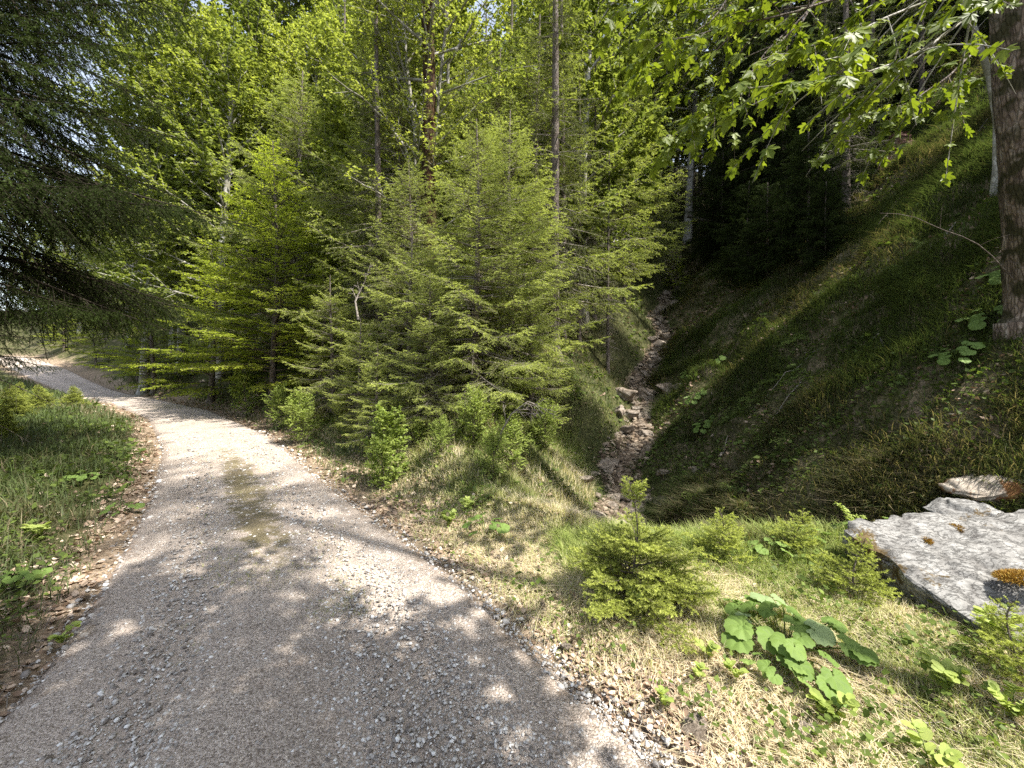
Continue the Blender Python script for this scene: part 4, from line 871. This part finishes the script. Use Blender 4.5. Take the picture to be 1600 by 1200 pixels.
# ------------------------------------------------------------------ small plants on the verge
def ground_at(px, py): Y = 1296.0 / (py - 560); return PX(px, Y), Y
sap = lambda **k: spr(**dict(dict(H=1.0, cb=0.02, n=130, whorl=5, L=0.5, Lmin=0.03, prof=cone(0.9, 0.6), e0=12, e1=48, droop=0.12, tip=0.12, r=0.010, rt=0.003, flare=0.1, sp1=0.026, r1=0.42, lmin=0.02, ang=46, dr1=0.0, planar=0.75, sag=0.0, sp2=0.028, r2=0.45, dr2=0,
           leaf=dict(kind='needle', sp=0.0014, size=0.017, width=0.004, tip=0.6, fwd=0.8), wmin=0.05, bvar=0.12, t0=0.12), **k))
YG = (M['twig'], M['twig'], M['needle_young'])
T_s0 = parts('sapL', YG, sap(H=1.0, n=120, L=0.62, e0=6, prof=lambda q: np.where(q < 0.5, np.maximum(0.02, 1 - q / 0.62) ** 0.5, np.where((q > 0.78) & (q < 0.88), 0.2, 0.02)), Lmin=0.015), 100); T_s1 = parts('sapA', YG, sap(), 101); T_s2 = parts('sapB', YG, sap(H=0.55, n=42, L=0.34), 102)
def put(T, name, px, py, label, cat, s=1.0, rz=0, group=None, dY=0):
    x, y = ground_at(px, py); return place(T, name, x, y + dY, label, cat, group, rz, s)
put(T_s0, 'spruce_sapling', 985, 945, 'little spruce with an upright leader at the edge above the gully', 'spruce sapling', 0.98, 0)
put(T_s2, 'spruce_sapling', 1124, 872, 'small spruce sapling on the crest right of the little leader spruce', 'spruce sapling', 0.95, 2)
put(T_s2, 'spruce_sapling', 1240, 865, 'pale spruce sapling in the grass between the crest and the boulder', 'spruce sapling', 0.85, 3)
put(T_s2, 'spruce_sapling', 1335, 925, 'dark green spruce sapling tucked under the tip of the flat boulder', 'spruce sapling', 0.95, 4)
put(T_s2, 'spruce_sapling', 1590, 1055, 'spruce sapling at the right edge below the flat boulder', 'spruce sapling', 0.8, 5)
put(T_s1, 'spruce_sapling', 545, 690, 'small spruce at the toe of the bank beside the grass', 'spruce sapling', 1.3, 2, dY=0.4)
for i, (px, Y, s, lb) in enumerate([(20, 12.5, 1.1, 'young spruce at the left picture edge beyond the verge'), (60, 14.5, 1.0, 'young spruce second from the left edge beyond the verge'), (112, 15.5, 0.9, 'young spruce closest to the far bend of the road, left verge'), (0, 9.5, 0.8, 'low young spruce in front, at the left picture edge'), (30, 17.5, 1.0, 'young spruce near the far road, behind the others on the left')]):
    x, y = sq(px, Y); place(T_s1, 'spruce_sapling', x, y, lb, 'spruce sapling', None, i, s)

# shrubs
shp = lambda **k: dict(dict(H=1.0, cb=0.05, n=26, L=0.55, Lmin=0.1, prof=dome(0.45), e0=25, e1=75, droop=0.1, tip=0, r=0.012, rt=0.004, flare=0, br=0.008, sp1=0.05, r1=0.4, ang=45, dr1=0.0, planar=0.4, sag=0.05, sp2=0.0,
        leaf=dict(kind='leaf', sp=0.022, cl=2, size=0.055, width=1.25, flat=0.55, hang=0.15), bvar=0.15, wmin=0.1, wob=0.03), **k)
SG = (M['twig'], M['twig'], M['shrub'])
T_sh = parts('shrubA', SG, shp(), 111); T_sh2 = parts('shrubB', SG, shp(n=40, L=0.7, leaf=dict(kind='leaf', sp=0.022, cl=2, size=0.04, width=1.0, flat=0.5, hang=0.1)), 112)
for (px, Y, T, s, lb) in [(608, 6.9, T_sh, 0.9, 'leafy light green hazel shrub at the foot of the bank'), (600, 6.5, T_sh, 0.6, 'lower clump of the light green shrub by the leaf litter'), (655, 7.8, T_sh, 0.4, 'small leafy shrub right of the hazel shrub on the bank'), (740, 7.4, T_sh2, 0.7, 'pale small-leaved shrub under the bushy spruce'),
                          (800, 7.6, T_sh2, 0.65, 'pale small-leaved shrub on the right part of the bank'), (690, 7.0, T_sh2, 0.45, 'low small-leaved shrub in the middle of the bank'), (850, 9.0, T_sh2, 0.7, 'dull green shrub at the left rim of the gully'), (470, 9.8, T_sh2, 0.8, 'shrub at the left end of the tall bank grass'), (440, 11.8, T_sh2, 0.8, 'shrub beside the road where the bank turns'),
                          (385, 14.5, T_sh, 1.1, 'dark leafed shrub under the bright beech'), (770, 6.3, T_sh2, 0.5, 'tiny shrub beside the bare crooked one')]:
    x, y = sq(px, Y); place(T, 'shrub', x, y, lb, 'shrub', None, px * 0.7, s)

def rosette(n, rad, ls, seed, mat, tmpl=ROUND, hgt=(0.06, 0.26), pal=0.12, droop=0.0):
    """large leaves on arching stalks: stalks and leaves"""
    g = np.random.default_rng(seed); az = np.arange(n) * 2.4 + g.normal(0, 0.3, n); rr = rad * np.sqrt((np.arange(n) + 0.6) / n) * (0.85 + 0.3 * g.random(n))
    hz = hgt[0] + (hgt[1] - hgt[0]) * (1 - rr / rad * 0.6) * (0.6 + 0.6 * g.random(n))
    tipp = np.stack([np.cos(az) * rr, np.sin(az) * rr, hz], 1)
    t = np.linspace(0, 1, 6)[None, :, None]
    base = tipp * np.array([0.25, 0.25, 0]); P = base[:, None] * (1 - t) + tipp[:, None] * t; P[:, :, 2] = hz[:, None] * np.sin(np.linspace(0, 1, 6) * np.pi / 2)[None]
    st = MB(); st.add(*tubes(P, np.full((n, 6), 0.004), 5))
    X = nrm(np.stack([np.cos(az), np.sin(az), g.normal(-0.25 - droop, 0.15, n)], 1)); up = nrm(np.array([0.12, -0.25, 1.0]) + g.normal(0, 0.22, (n, 3))); Yv = nrm(np.cross(up, X)); Z = np.cross(X, Yv)
    sz = ls * (0.6 + 0.55 * g.random(n)); v = np.where(g.random(n) < pal, 0.95, 0.25 + 0.5 * g.random(n))
    lf = MB(); lf.add(*stamp(tmpl[0], tmpl[1], tipp - X * (0.36 * sz)[:, None], X, Yv, Z, sz, v))
    return [('stalks', st.mesh('stalks', True), M['herb']), ('leaves', lf.mesh('leaves', True), mat)]
T_bb = rosette(30, 0.48, 0.19, 121, M['butterbur']); T_bb2 = rosette(9, 0.26, 0.15, 122, M['butterbur'], pal=0.05)
put(T_bb, 'butterbur_plant', 1228, 1010, 'broad leaved butterbur with scalloped green leaves, a few silvery, in front of the boulder', 'butterbur', 0.9)
put(T_bb2, 'butterbur_plant', 1215, 1062, 'small lower clump of butterbur leaves at the foot of the broad one', 'butterbur', 0.65, 1)
for i, (px, py, s, lb) in enumerate([(1430, 832, 1.0, 'few round leaves peeping over the back of the flat boulder'), (1195, 868, 0.9, 'pair of round green leaves in the crest grass right of the saplings'), (1260, 850, 0.8, 'round leaves left of the boulder tip on the crest'), (1345, 845, 0.9, 'round leaves right behind the boulder tip'), (760, 832, 0.9, 'single bright round leaves on the grassy toe of the bank'),
                                     (190, 800, 0.7, 'round leaf plant on the left verge beside the road'), (130, 760, 0.7, 'second round leaf plant, further left on the left verge'), (20, 920, 0.7, 'round leaf plant in the lower left corner of the verge'), (90, 700, 0.8, 'round leaf plant in the shade far on the left verge')]):
    put(T_bb2, 'butterbur_plant', px, py, lb, 'butterbur', s, i)
for i, (px, Y, s) in enumerate([(1560, 6.0, 1.6), (1500, 5.9, 1.2), (1590, 6.3, 1.6), (1105, 9.8, 1.4), (1090, 11.5, 1.5), (1120, 13, 1.5), (1080, 14, 1.5)]):
    x, y = sq(px, Y); place(T_bb2, 'butterbur_plant', x, y, 'round leaved plant in the shade of the right slope', 'butterbur', 'shaded plants on the right slope', i, s * 0.8).rotation_euler = (0.15, -0.7, 0.0)
# feathery sunlit shoot behind the crest and leafy raspberry shoots
x, y = ground_at(1340, 842); e = empty('fern_shoot', (x, y, h1(x, y))); tag(e, 'sunlit yellow-green feathery shoot arching above the crest left of the boulder', 'shoot')
gF = np.random.default_rng(3); w_ = MB(); c_ = MB()
for (a, b_, l_) in [(-0.25, 0.02, 0.48), (0.12, 0.05, 0.34), (0.3, 0.0, 0.26)]:
    t = np.linspace(0, 1, 10); P = np.stack([a * 0.4 * t + a * 0.5 * t ** 3, b_ * t, l_ * 1.15 * t - 0.12 * t ** 3], 1)[None]
    clothe(w_, c_, P, np.array([l_]), np.array([0.004]), gF, dict(sp1=0.016, r1=0.26, ang=70, dr1=0.05, planar=0.9, t0=0.3, lmin=0.02, leaf=dict(kind='leaf', sp=0.011, cl=2, size=0.026, width=0.9, flat=0.5, hang=0.4)), np.array([0.85]))
obj('stem', w_.mesh('fern_stem', True), M['herb'], e); obj('leaves', c_.mesh('fern_leaves'), M['shrub'], e)
def leafy_shoot(n, h_, ls, seed):
    g = np.random.default_rng(seed); w_ = MB(); c_ = MB(); t = np.linspace(0, 1, 8)
    for k in range(n):
        a = g.random() * 6.28; l_ = h_ * (0.6 + 0.5 * g.random()); rr = 0.35 * l_; P = np.stack([np.cos(a) * rr * t ** 1.5, np.sin(a) * rr * t ** 1.5, l_ * (t - 0.25 * t ** 3)], 1)[None]
        w_.add(*tubes(P, np.full((1, 8), 0.0035) * (1 - 0.6 * t)[None], 5))
        leaves_on(c_, P, np.array([l_]), np.array([0.7]), g, dict(kind='oval', sp=0.017, cl=1, size=ls * 0.8, width=1.1, flat=0.75, hang=0.1, t0=0.25))
    return [('stems', w_.mesh('stems', True), M['herb']), ('leaves', c_.mesh('leaves'), M['shrub'])]
T_lf = leafy_shoot(6, 0.32, 0.085, 131); T_lf2 = leafy_shoot(3, 0.2, 0.07, 132)
for i, (px, py, T, s, lb) in enumerate([(1000, 965, T_lf, 1.0, 'yellow-green leafy shoot at the foot of the little leader spruce'), (945, 955, T_lf, 0.7, 'bright leafy shoot at the left foot of the little leader spruce'), (1105, 1035, T_lf2, 0.8, 'small three leaved plant left of the butterbur'), (1095, 1060, T_lf2, 0.7, 'lower small plant left of the butterbur, in dry litter'),
                    (1150, 1065, T_lf2, 0.8, 'small plant just below left of the butterbur'), (1300, 1120, T_lf2, 1.2, 'green leafy plant among dead leaves below the butterbur'), (1480, 1080, T_lf, 0.9, 'trailing leafy plant in the lower right grass'), (1455, 1185, T_lf2, 1.2, 'leafy plant at the bottom edge toward the right corner'), (1560, 1000, T_lf, 1.1, 'yellowish leafy shoot in front of the flat boulder'),
                    (1580, 1120, T_lf, 0.8, 'leafy shoot in the lower right corner'), (1040, 1105, T_lf2, 0.7, 'tiny green plant at the gravel edge near the bottom'), (700, 820, T_lf, 0.8, 'bright herb clump at the road edge under the bank'), (730, 800, T_lf, 0.8, 'second bright herb clump under the bank'), (100, 1000, T_lf2, 0.9, 'small herb in the left verge litter'), (60, 850, T_lf, 0.9, 'leafy herb on the left verge')]):
    put(T, 'herb_plant', px, py, lb, 'wild plant', s, i)

# ------------------------------------------------------------------ grass, herbs, dead leaves and gravel (too many to count)
gs = np.random.default_rng(2024)
def scat(n, r0, r1, a0=-56, a1=56, pw=0.0):
    u = gs.random(n); r = r0 * (r1 / r0) ** u if pw == 0 else (r0 ** pw + u * (r1 ** pw - r0 ** pw)) ** (1 / pw)
    a = np.radians(gs.uniform(a0, a1, n)); return np.sin(a) * r, np.cos(a) * r
def pick(x, y, cond):
    z, sR, sL, dT, dg = height(x, y, True); k = cond(x, y, sR, sL, dT, dg); return x[k], y[k], z[k], sR[k], sL[k], dT[k], dg[k]
def blades(mb, x, y, z, l, w, v, bend=0.6, updir=None):
    n = len(x); P = np.stack([x, y, z - 0.01], 1); a = gs.random(n) * 6.28; lean = np.stack([np.cos(a), np.sin(a), np.zeros(n)], 1)
    if updir is not None: lean = nrm(lean + updir)
    b = np.abs(gs.normal(bend, 0.3, n)) + 0.1; W = np.cross(lean, np.array([0, 0, 1.0])) * (w * 0.5)[:, None]
    def at(s): return P + l[:, None] * (s * np.array([0, 0, 1.0]) * (1 - 0.38 * b * s)[:, None] + (b * s * s)[:, None] * lean)
    q0, q1, q2 = at(0.0), at(0.55), at(1.0)
    V = np.stack([q0 - W, q0 + W, q1 - W * 0.8, q1 + W * 0.8, q2], 1).reshape(-1, 3)
    base = (np.arange(n) * 5)[:, None, None]; T = (np.array([[0, 1, 3], [0, 3, 2], [2, 3, 4]])[None] + base).reshape(-1, 3)
    mb.add(V, T, np.repeat(v, 5))
def flatleaves(mb, x, y, z, size, v, hz, tilt=0.35, width=1.2, tmpl=LEAF):
    n = len(x); P = np.stack([x, y, z + hz], 1); a = gs.random(n) * 6.28; up = nrm(np.array([0, 0, 1.0]) + gs.normal(0, tilt, (n, 3)))
    X = nrm(np.cross(up, np.stack([np.cos(a), np.sin(a), np.zeros(n)], 1))); Yv = np.cross(up, X)
    mb.add(*stamp(tmpl[0] * np.array([1, width, 1]), tmpl[1], P, X, Yv, up, size, v))
DEADL = (np.array([(0, 0, 0.12), (0.3, 0.3, 0.0), (0.7, 0.28, 0.1), (1, 0, 0.22), (0.7, -0.26, 0.05), (0.3, -0.3, 0.1), (0.5, 0.0, -0.05)]), np.array([(6, 0, 1), (6, 1, 2), (6, 2, 3), (6, 3, 4), (6, 4, 5), (6, 5, 0)]))
def rnd(n, a, b): return a + (b - a) * gs.random(n)
def clump(x, y, f, seed, th=0.5, soft=8): return 1 / (1 + np.exp(-(fbm(x * f, y * f, seed, 3) - th) * soft * 2))

# sunny verge and bank grass
mb = MB()
x, y = scat(520000, 1.7, 13); x, y, z, sR, sL, dT, dg = pick(x, y, lambda x, y, sR, sL, dT, dg: (sR > 0.02) & ((dg < 0.6) | (y < 5.0)) & ((dg < -0.75) | (y < 6.3)))
c = clump(x, y, 1.6, 51, 0.5) * 0.75 + 0.25; edge = np.clip(sR / 0.8, 0.04, 1); bank = sstep(0.0, 1.0, dT) * (x < 1.8); crest = sstep(0.5, 1.5, sR) * (1 - bank)
crest2 = np.exp(-((y - 4.4) / 0.6) ** 2) * (x > 0.5)
k = gs.random(len(x)) < c * (0.55 * edge + 0.75 * bank + 0.5 * crest + 0.5 * crest2); x, y, z, sR, dT, bank, crest2 = [q[k] for q in (x, y, z, sR, dT, bank, crest2)]
r = np.hypot(x, y); n = len(x)
green = clump(x, y, 0.9, 61, 0.5) * 0.6 + 0.3 * crest2 + gs.normal(0.2, 0.2, n) - 0.25 * bank * (x > -1.5) * clump(x, y, 2.0, 62, 0.55) + 0.15 * bank
l = rnd(n, 0.04, 0.13) + bank * rnd(n, 0.03, 0.24) + crest2 * rnd(n, 0.0, 0.22)
blades(mb, x, y, z, l, (0.0028 + 0.00055 * r) * rnd(n, 0.7, 1.4), np.clip(green, 0, 1), 0.65)
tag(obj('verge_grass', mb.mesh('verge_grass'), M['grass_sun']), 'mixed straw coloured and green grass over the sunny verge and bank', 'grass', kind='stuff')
# flattened straw on the verge
mb = MB()
x, y = scat(60000, 1.7, 7, -30, 56); x, y, z, sR, sL, dT, dg = pick(x, y, lambda x, y, sR, sL, dT, dg: (sR > 0.1) & (y < 5.4) & ((dg < 0.6) | (y < 4.9)))
k = gs.random(len(x)) < clump(x, y, 1.1, 71, 0.47, 12) * np.clip(sR / 0.6, 0.1, 1); x, y, z = x[k], y[k], z[k]; n = len(x); r = np.hypot(x, y)
blades(mb, x, y, z, rnd(n, 0.08, 0.22), 0.002 + 0.0006 * r, rnd(n, 0, 0.35), 2.6)
tag(obj('straw', mb.mesh('straw'), M['grass_sun']), 'flattened dry straw lying over the verge', 'straw', kind='stuff')
# right slope
mb = MB()
x, y = scat(520000, 5.0, 45, 2, 60); x, y, z, sR, sL, dT, dg = pick(x, y, lambda x, y, sR, sL, dT, dg: (dg > 0.1 + 0.35 * vnoise(y * 1.7, x * 0 + 8, 6)) & (y > 4.2) & (y < 38))
x0, y0 = x, y; k = gs.random(len(x)) < (0.10 + 0.90 * clump(x, y, 1.2, 81, 0.47)); x, y, z = x[k], y[k], z[k]; r = np.hypot(x, y); n = len(x)
l = (0.10 + 0.008 * r) * rnd(n, 0.5, 1.8) * (0.55 + 0.9 * clump(x, y, 0.9, 83))
blades(mb, x, y, z, l, (0.003 + 0.0009 * r) * rnd(n, 0.7, 1.3), np.clip(gs.normal(0.26, 0.2, n) + 0.42 * clump(x, y, 0.45, 82, 0.5), 0, 1), 0.75, np.array([-1.2, -0.3, 0]))
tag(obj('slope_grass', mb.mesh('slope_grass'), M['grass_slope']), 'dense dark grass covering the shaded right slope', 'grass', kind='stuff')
# left of the gully, hill floor and left verge
mb = MB()
x, y = scat(360000, 2.2, 40, -60, 30); x, y, z, sR, sL, dT, dg = pick(x, y, lambda x, y, sR, sL, dT, dg: (sL > 0.12) | ((sR > 0.05) & (dg < -0.12 - 0.32 * vnoise(y * 1.5, x * 0 + 2, 7)) & (y > 6)))
k = gs.random(len(x)) < (0.3 + 0.7 * clump(x, y, 1.1, 91)) * np.clip(np.maximum(sR, sL) / 0.9, 0.03, 1) ** 1.4; x, y, z, sL = x[k], y[k], z[k], sL[k]; r = np.hypot(x, y); n = len(x)
blades(mb, x, y, z, (0.07 + 0.006 * r + 0.09 * sstep(0.3, 1.2, sL)) * rnd(n, 0.6, 1.9), (0.003 + 0.0009 * r) * rnd(n, 0.7, 1.3), np.clip(gs.normal(0.3, 0.2, n) + 0.5 * clump(x, y, 0.6, 92, 0.52), 0, 1), 0.7)
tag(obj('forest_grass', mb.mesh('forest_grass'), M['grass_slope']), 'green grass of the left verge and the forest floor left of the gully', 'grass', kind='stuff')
# low herbs
mb = MB()
x, y = scat(170000, 1.9, 40, -60, 58); x, y, z, sR, sL, dT, dg = pick(x, y, lambda x, y, sR, sL, dT, dg: ((sL > 0.25) | (sR > 0.15)) & ((np.abs(dg) > 0.6) | (y < 5)))
cl = clump(x, y, 1.7, 95, 0.55, 14); dens = np.where(sL > 0.2, 0.75, np.where((dg > 0.4) & (y > 5), 0.42, np.where(dT > 0.2, 0.65, 0.4)))
k = gs.random(len(x)) < cl * dens * np.clip(np.maximum(sR, sL), 0.1, 1); x, y, z = x[k], y[k], z[k]; r = np.hypot(x, y); n = len(x)
flatleaves(mb, x, y, z, (0.022 + 0.0046 * r) * rnd(n, 0.6, 1.5) * np.where(y > 6, 1.35, 1), np.clip(gs.normal(0.4, 0.2, n), 0, 1), rnd(n, 0.02, 0.13), 0.4)
tag(obj('ground_herbs', mb.mesh('ground_herbs'), M['herb']), 'low leafy herbs spreading through the grass', 'ground cover', kind='stuff')
# dead leaves
mb = MB()
x, y = scat(110000, 1.6, 30, -60, 58); x, y, z, sR, sL, dT, dg = pick(x, y, lambda x, y, sR, sL, dT, dg: (sL > -0.35) | (sR > -0.3))
s_ = np.maximum(sR, sL); cl = clump(x, y, 1.4, 97, 0.48, 10)
k = gs.random(len(x)) < np.where(s_ < 1.3, 0.9 * np.clip((s_ + 0.12) / 0.25, 0.035, 1), np.where(y < 3.6, 0.6, 0.28)) * (0.25 + 0.75 * cl) * np.where((dg > 0.5) & (y > 5), 0.12, 1) * np.where((sL > 0.5), 0.3, 1); x, y, z = x[k], y[k], z[k]; r = np.hypot(x, y); n = len(x)
flatleaves(mb, x, y, z, (0.022 + 0.0045 * r) * rnd(n, 0.5, 1.7), np.clip(gs.normal(0.55, 0.28, n), 0, 1), 0.004 + rnd(n, 0, 0.012), 0.3, 1.1, DEADL)
tag(obj('leaf_litter', mb.mesh('leaf_litter'), M['dead_leaf']), 'brown and tan dead leaves scattered along both edges of the road', 'leaf litter', kind='stuff')
# twigs in the litter
mb = MB()
x, y = scat(5000, 1.7, 9, -56, 56); x, y, z, sR, sL, dT, dg = pick(x, y, lambda x, y, sR, sL, dT, dg: ((sL > -0.05) | (sR > -0.05)) & (y < 5.5)); n = len(x); a = gs.random(n) * 6.28; l_ = rnd(n, 0.04, 0.2)
Pt = np.stack([x, y, z + 0.012], 1)[:, None] + np.stack([np.cos(a), np.sin(a), gs.normal(0, 0.12, n)], 1)[:, None] * (l_[:, None, None] * np.linspace(0, 1, 3)[None, :, None]); Pt[:, 1, 2] += 0.006
mb.add(*tubes(Pt, np.full((n, 3), 0.0022), 4)); tag(obj('litter_twigs', mb.mesh('litter_twigs'), M['dead_twig']), 'little dry twigs strewn over the litter', 'twigs', kind='stuff')
# gravel
_i = np.array([(1, 0, 0), (-1, 0, 0), (0, 1, 0), (0, -1, 0), (0, 0, 0.7), (0, 0, -0.7), (0.6, 0.6, 0.4), (-0.65, 0.6, 0.35), (0.6, -0.65, 0.4), (-0.6, -0.6, 0.4)])
PEB = (_i, np.array([(4, 6, 7), (4, 7, 9), (4, 9, 8), (4, 8, 6), (0, 6, 8), (2, 7, 6), (1, 9, 7), (3, 8, 9), (0, 2, 6), (2, 1, 7), (1, 3, 9), (3, 0, 8)]))
def pebbles(n, r0, r1, cond, s0, s1, name, label, mat, a0=-56, a1=56, zoff=0.0, pw=0):
    mb = MB(); x, y = scat(n, r0, r1, a0, a1, pw); x, y, z, sR, sL, dT, dg = pick(x, y, cond); n = len(x); a = gs.random(n) * 6.28
    on = (sR < 0.0) & (sL < 0.0); w = sL * 0
    z = np.where(on, base_level(x, y) + (fbm(x * 2.3, y * 2.3, 21, 3) - 0.5) * 0.03 + 0.045 * np.clip(1 - ((sR - sL) / (sR + sL - 1e-6)) ** 2, 0, 1) - 0.022, z)
    up = nrm(np.array([0, 0, 1.0]) + gs.normal(0, 0.3, (n, 3))); X = nrm(np.cross(up, np.stack([np.cos(a), np.sin(a), 0 * a], 1))); Yv = np.cross(up, X) * rnd(n, 0.6, 1.0)[:, None]
    s = s0 * (s1 / s0) ** (gs.random(n) ** 2.2) * (0.7 + 0.12 * np.hypot(x, y))
    mb.add(*stamp(PEB[0], PEB[1], np.stack([x, y, z + zoff + s * 0.15], 1), X, Yv, up * 0.8, s, gs.random(n))); tag(obj(name, mb.mesh(name), mat), label, 'gravel', kind='stuff')
M['pebble'] = foliage('pebble', [(0, (0.14, 0.12, 0.105)), (0.5, (0.40, 0.375, 0.345)), (0.85, (0.55, 0.53, 0.50)), (1, (0.75, 0.74, 0.71))], 0, rough=0.9, objvar=0)
pebbles(110000, 1.5, 14, lambda x, y, sR, sL, dT, dg: (sR < 0.1) & (sL < 0.08), 0.0035, 0.017, 'road_gravel', 'loose gravel chips over the road surface', M['pebble'])
pebbles(9000, 1.5, 14, lambda x, y, sR, sL, dT, dg: (np.abs(sR) < 0.16) | (np.abs(sL) < 0.14), 0.006, 0.03, 'edge_gravel', 'coarser loose stones along the road edges', M['pebble'])
M['pebble_tan'] = foliage('pebble_tan', [(0, (0.07, 0.05, 0.034)), (0.5, (0.18, 0.135, 0.095)), (1, (0.34, 0.28, 0.21))], 0, rough=0.9, objvar=0)
pebbles(60000, 6, 30, lambda x, y, sR, sL, dT, dg: (np.abs(dg) < 0.2 + 0.25 * (y < 12) + 0.4 * vnoise(y * 1.3, x * 0 + 3, 5)) & (y > 6.2), 0.018, 0.06, 'gully_rubble', 'small rubble filling the gully bed', M['pebble_tan'], 5, 40)
# thin grass on the road's middle strip
mb = MB(); x, y = scat(110000, 3.4, 17, -56, 0); x, y, z, sR, sL, dT, dg = pick(x, y, lambda x, y, sR, sL, dT, dg: (sR < -0.2) & (sL < -0.2))
m_ = np.exp(-(((sR - sL) / (sR + sL) + 0.04) / 0.26) ** 2); k = gs.random(len(x)) < m_ * clump(x, y, 1.5, 99, 0.50, 16); x, y = x[k], y[k]; n = len(x); r = np.hypot(x, y)
blades(mb, x, y, np.full(n, 0.012) + base_level(x, y), rnd(n, 0.02, 0.06), 0.002 + 0.0008 * r, rnd(n, 0.2, 0.8), 0.9)
tag(obj('median_grass', mb.mesh('median_grass'), M['grass_sun']), 'thin grass patches along the middle of the road', 'grass', kind='stuff')
print('POLYS', sum(len(m.polygons) for m in bpy.data.meshes))
# leafy patches and rubble on the shaded slope, and on the bank
mb = MB(); x, y = scat(60000, 5.5, 30, 5, 58); x, y, z, sR, sL, dT, dg = pick(x, y, lambda x, y, sR, sL, dT, dg: (dg > 0.3) & (y > 5))
k = gs.random(len(x)) < clump(x, y, 0.8, 201, 0.56, 14); x, y, z = x[k], y[k], z[k]; r = np.hypot(x, y); n = len(x)
flatleaves(mb, x, y, z, (0.022 + 0.0042 * r) * rnd(n, 0.6, 1.5), np.clip(gs.normal(0.2, 0.15, n), 0, 1), rnd(n, 0.03, 0.12), 0.45)
tag(obj('slope_herbs', mb.mesh('slope_herbs'), M['herb']), 'leafy patches among the grass of the shaded slope', 'ground cover', kind='stuff')
mb = MB(); x, y = scat(40000, 5.5, 30, 5, 58); x, y, z, sR, sL, dT, dg = pick(x, y, lambda x, y, sR, sL, dT, dg: (dg > 0.3) & (y > 5))
k = gs.random(len(x)) < 0.7 * (1 - clump(x, y, 1.2, 81, 0.47)) * clump(x, y, 0.5, 301, 0.5, 10); x, y, z = x[k], y[k], z[k]; r = np.hypot(x, y); n = len(x)
flatleaves(mb, x, y, z, (0.03 + 0.004 * r) * rnd(n, 0.5, 1.4), np.clip(gs.normal(0.25, 0.2, n), 0, 1), rnd(n, 0.02, 0.1), 0.5, 1.1, DEADL)
tag(obj('slope_litter', mb.mesh('slope_litter'), M['dead_leaf']), 'brown leaf litter caught in the grass of the shaded slope', 'leaf litter', kind='stuff')
# ferns, tussocks and dead sticks on the shaded slope
def fern(n, l0, seed):
    g = np.random.default_rng(seed); t = np.linspace(0, 1, 9)[None]; az = np.arange(n) * 6.283 / n + g.normal(0, 0.25, n); L = l0 * (0.7 + 0.5 * g.random(n))
    r_ = L[:, None] * (0.75 * t + 0.1 * t * t); zz = L[:, None] * (0.75 * t - 0.62 * t ** 2.2)
    P = np.stack([np.cos(az)[:, None] * r_, np.sin(az)[:, None] * r_, zz], -1); w_ = MB(); c_ = MB()
    w_.add(*tubes(P, np.full((n, 9), 0.004) * (1 - 0.7 * t), 4))
    i1, p1, d1, l1 = twigs_on(P, L, g, 0.018, 0.24, 72, 0.05, 0.15, 0.02, 0.97, False, 0.7)
    leaves_on(c_, seg_poly(p1, d1, l1, 0.1, 3), l1, np.full(len(l1), 0.45), g, dict(kind='leaf', sp=0.02, size=0.03, width=0.7, flat=0.8, hang=0.05))
    return [('stalks', w_.mesh('fern_stalks', True), M['herb']), ('fronds', c_.mesh('fern_fronds'), M['herb'])]
T_fn = fern(11, 0.42, 151); T_fn2 = fern(8, 0.34, 152)
rf = random.Random(3)
for k in range(34):
    px = rf.uniform(1085, 1590); Y = rf.uniform(7.0, 14.5); x, y = sq(px, Y)
    if x - float(axis_x(y)) < 0.8: continue
    o_ = place(T_fn if k % 2 else T_fn2, 'fern', x, y, 'small fern arching out of the grass on the shaded slope', 'fern', 'ferns on the shaded slope', 0, rf.uniform(0.6, 1.25)); o_.rotation_euler = (rf.uniform(0.0, 0.3), rf.uniform(-0.7, -0.4), rf.uniform(-0.6, 0.6))
for k in range(12):
    px = rf.uniform(1100, 1560); Y = rf.uniform(7.5, 15); x, y = sq(px, Y); a = rf.uniform(0, 6.28); l_ = rf.uniform(0.4, 1.3)
    if x - float(axis_x(y)) < 0.8: continue
    P = np.array([[x + math.cos(a) * l_ * t, y + math.sin(a) * l_ * t, h1(x + math.cos(a) * l_ * t, y + math.sin(a) * l_ * t) + 0.08 + 0.05 * math.sin(7 * t + k)] for t in np.linspace(0, 1, 7)]); P -= np.array([x, y, 0]); z0 = P[0, 2]; P[:, 2] -= z0
    mb = MB(); mb.add(*tubes(P[None], np.array([rf.uniform(0.01, 0.022)] * 7)[None] * (1 - 0.6 * np.linspace(0, 1, 7))[None], 6)); o_ = obj('fallen_stick', mb.mesh('fallen_stick', True), M['dead_twig'], loc=(x, y, z0)); tag(o_, 'dead stick lying in the grass of the shaded slope', 'stick', 'fallen sticks on the shaded slope')
for k in range(16):
    px = rf.uniform(1075, 1560); Y = rf.uniform(7.5, 17); x, y = sq(px, Y)
    if x - float(axis_x(y)) < 0.7: continue
    rock(x, y, rf.uniform(0.12, 0.34), 'small rock poking out of the grass on the shaded slope', 'rocks on the shaded slope', 0.05, 900 + k)
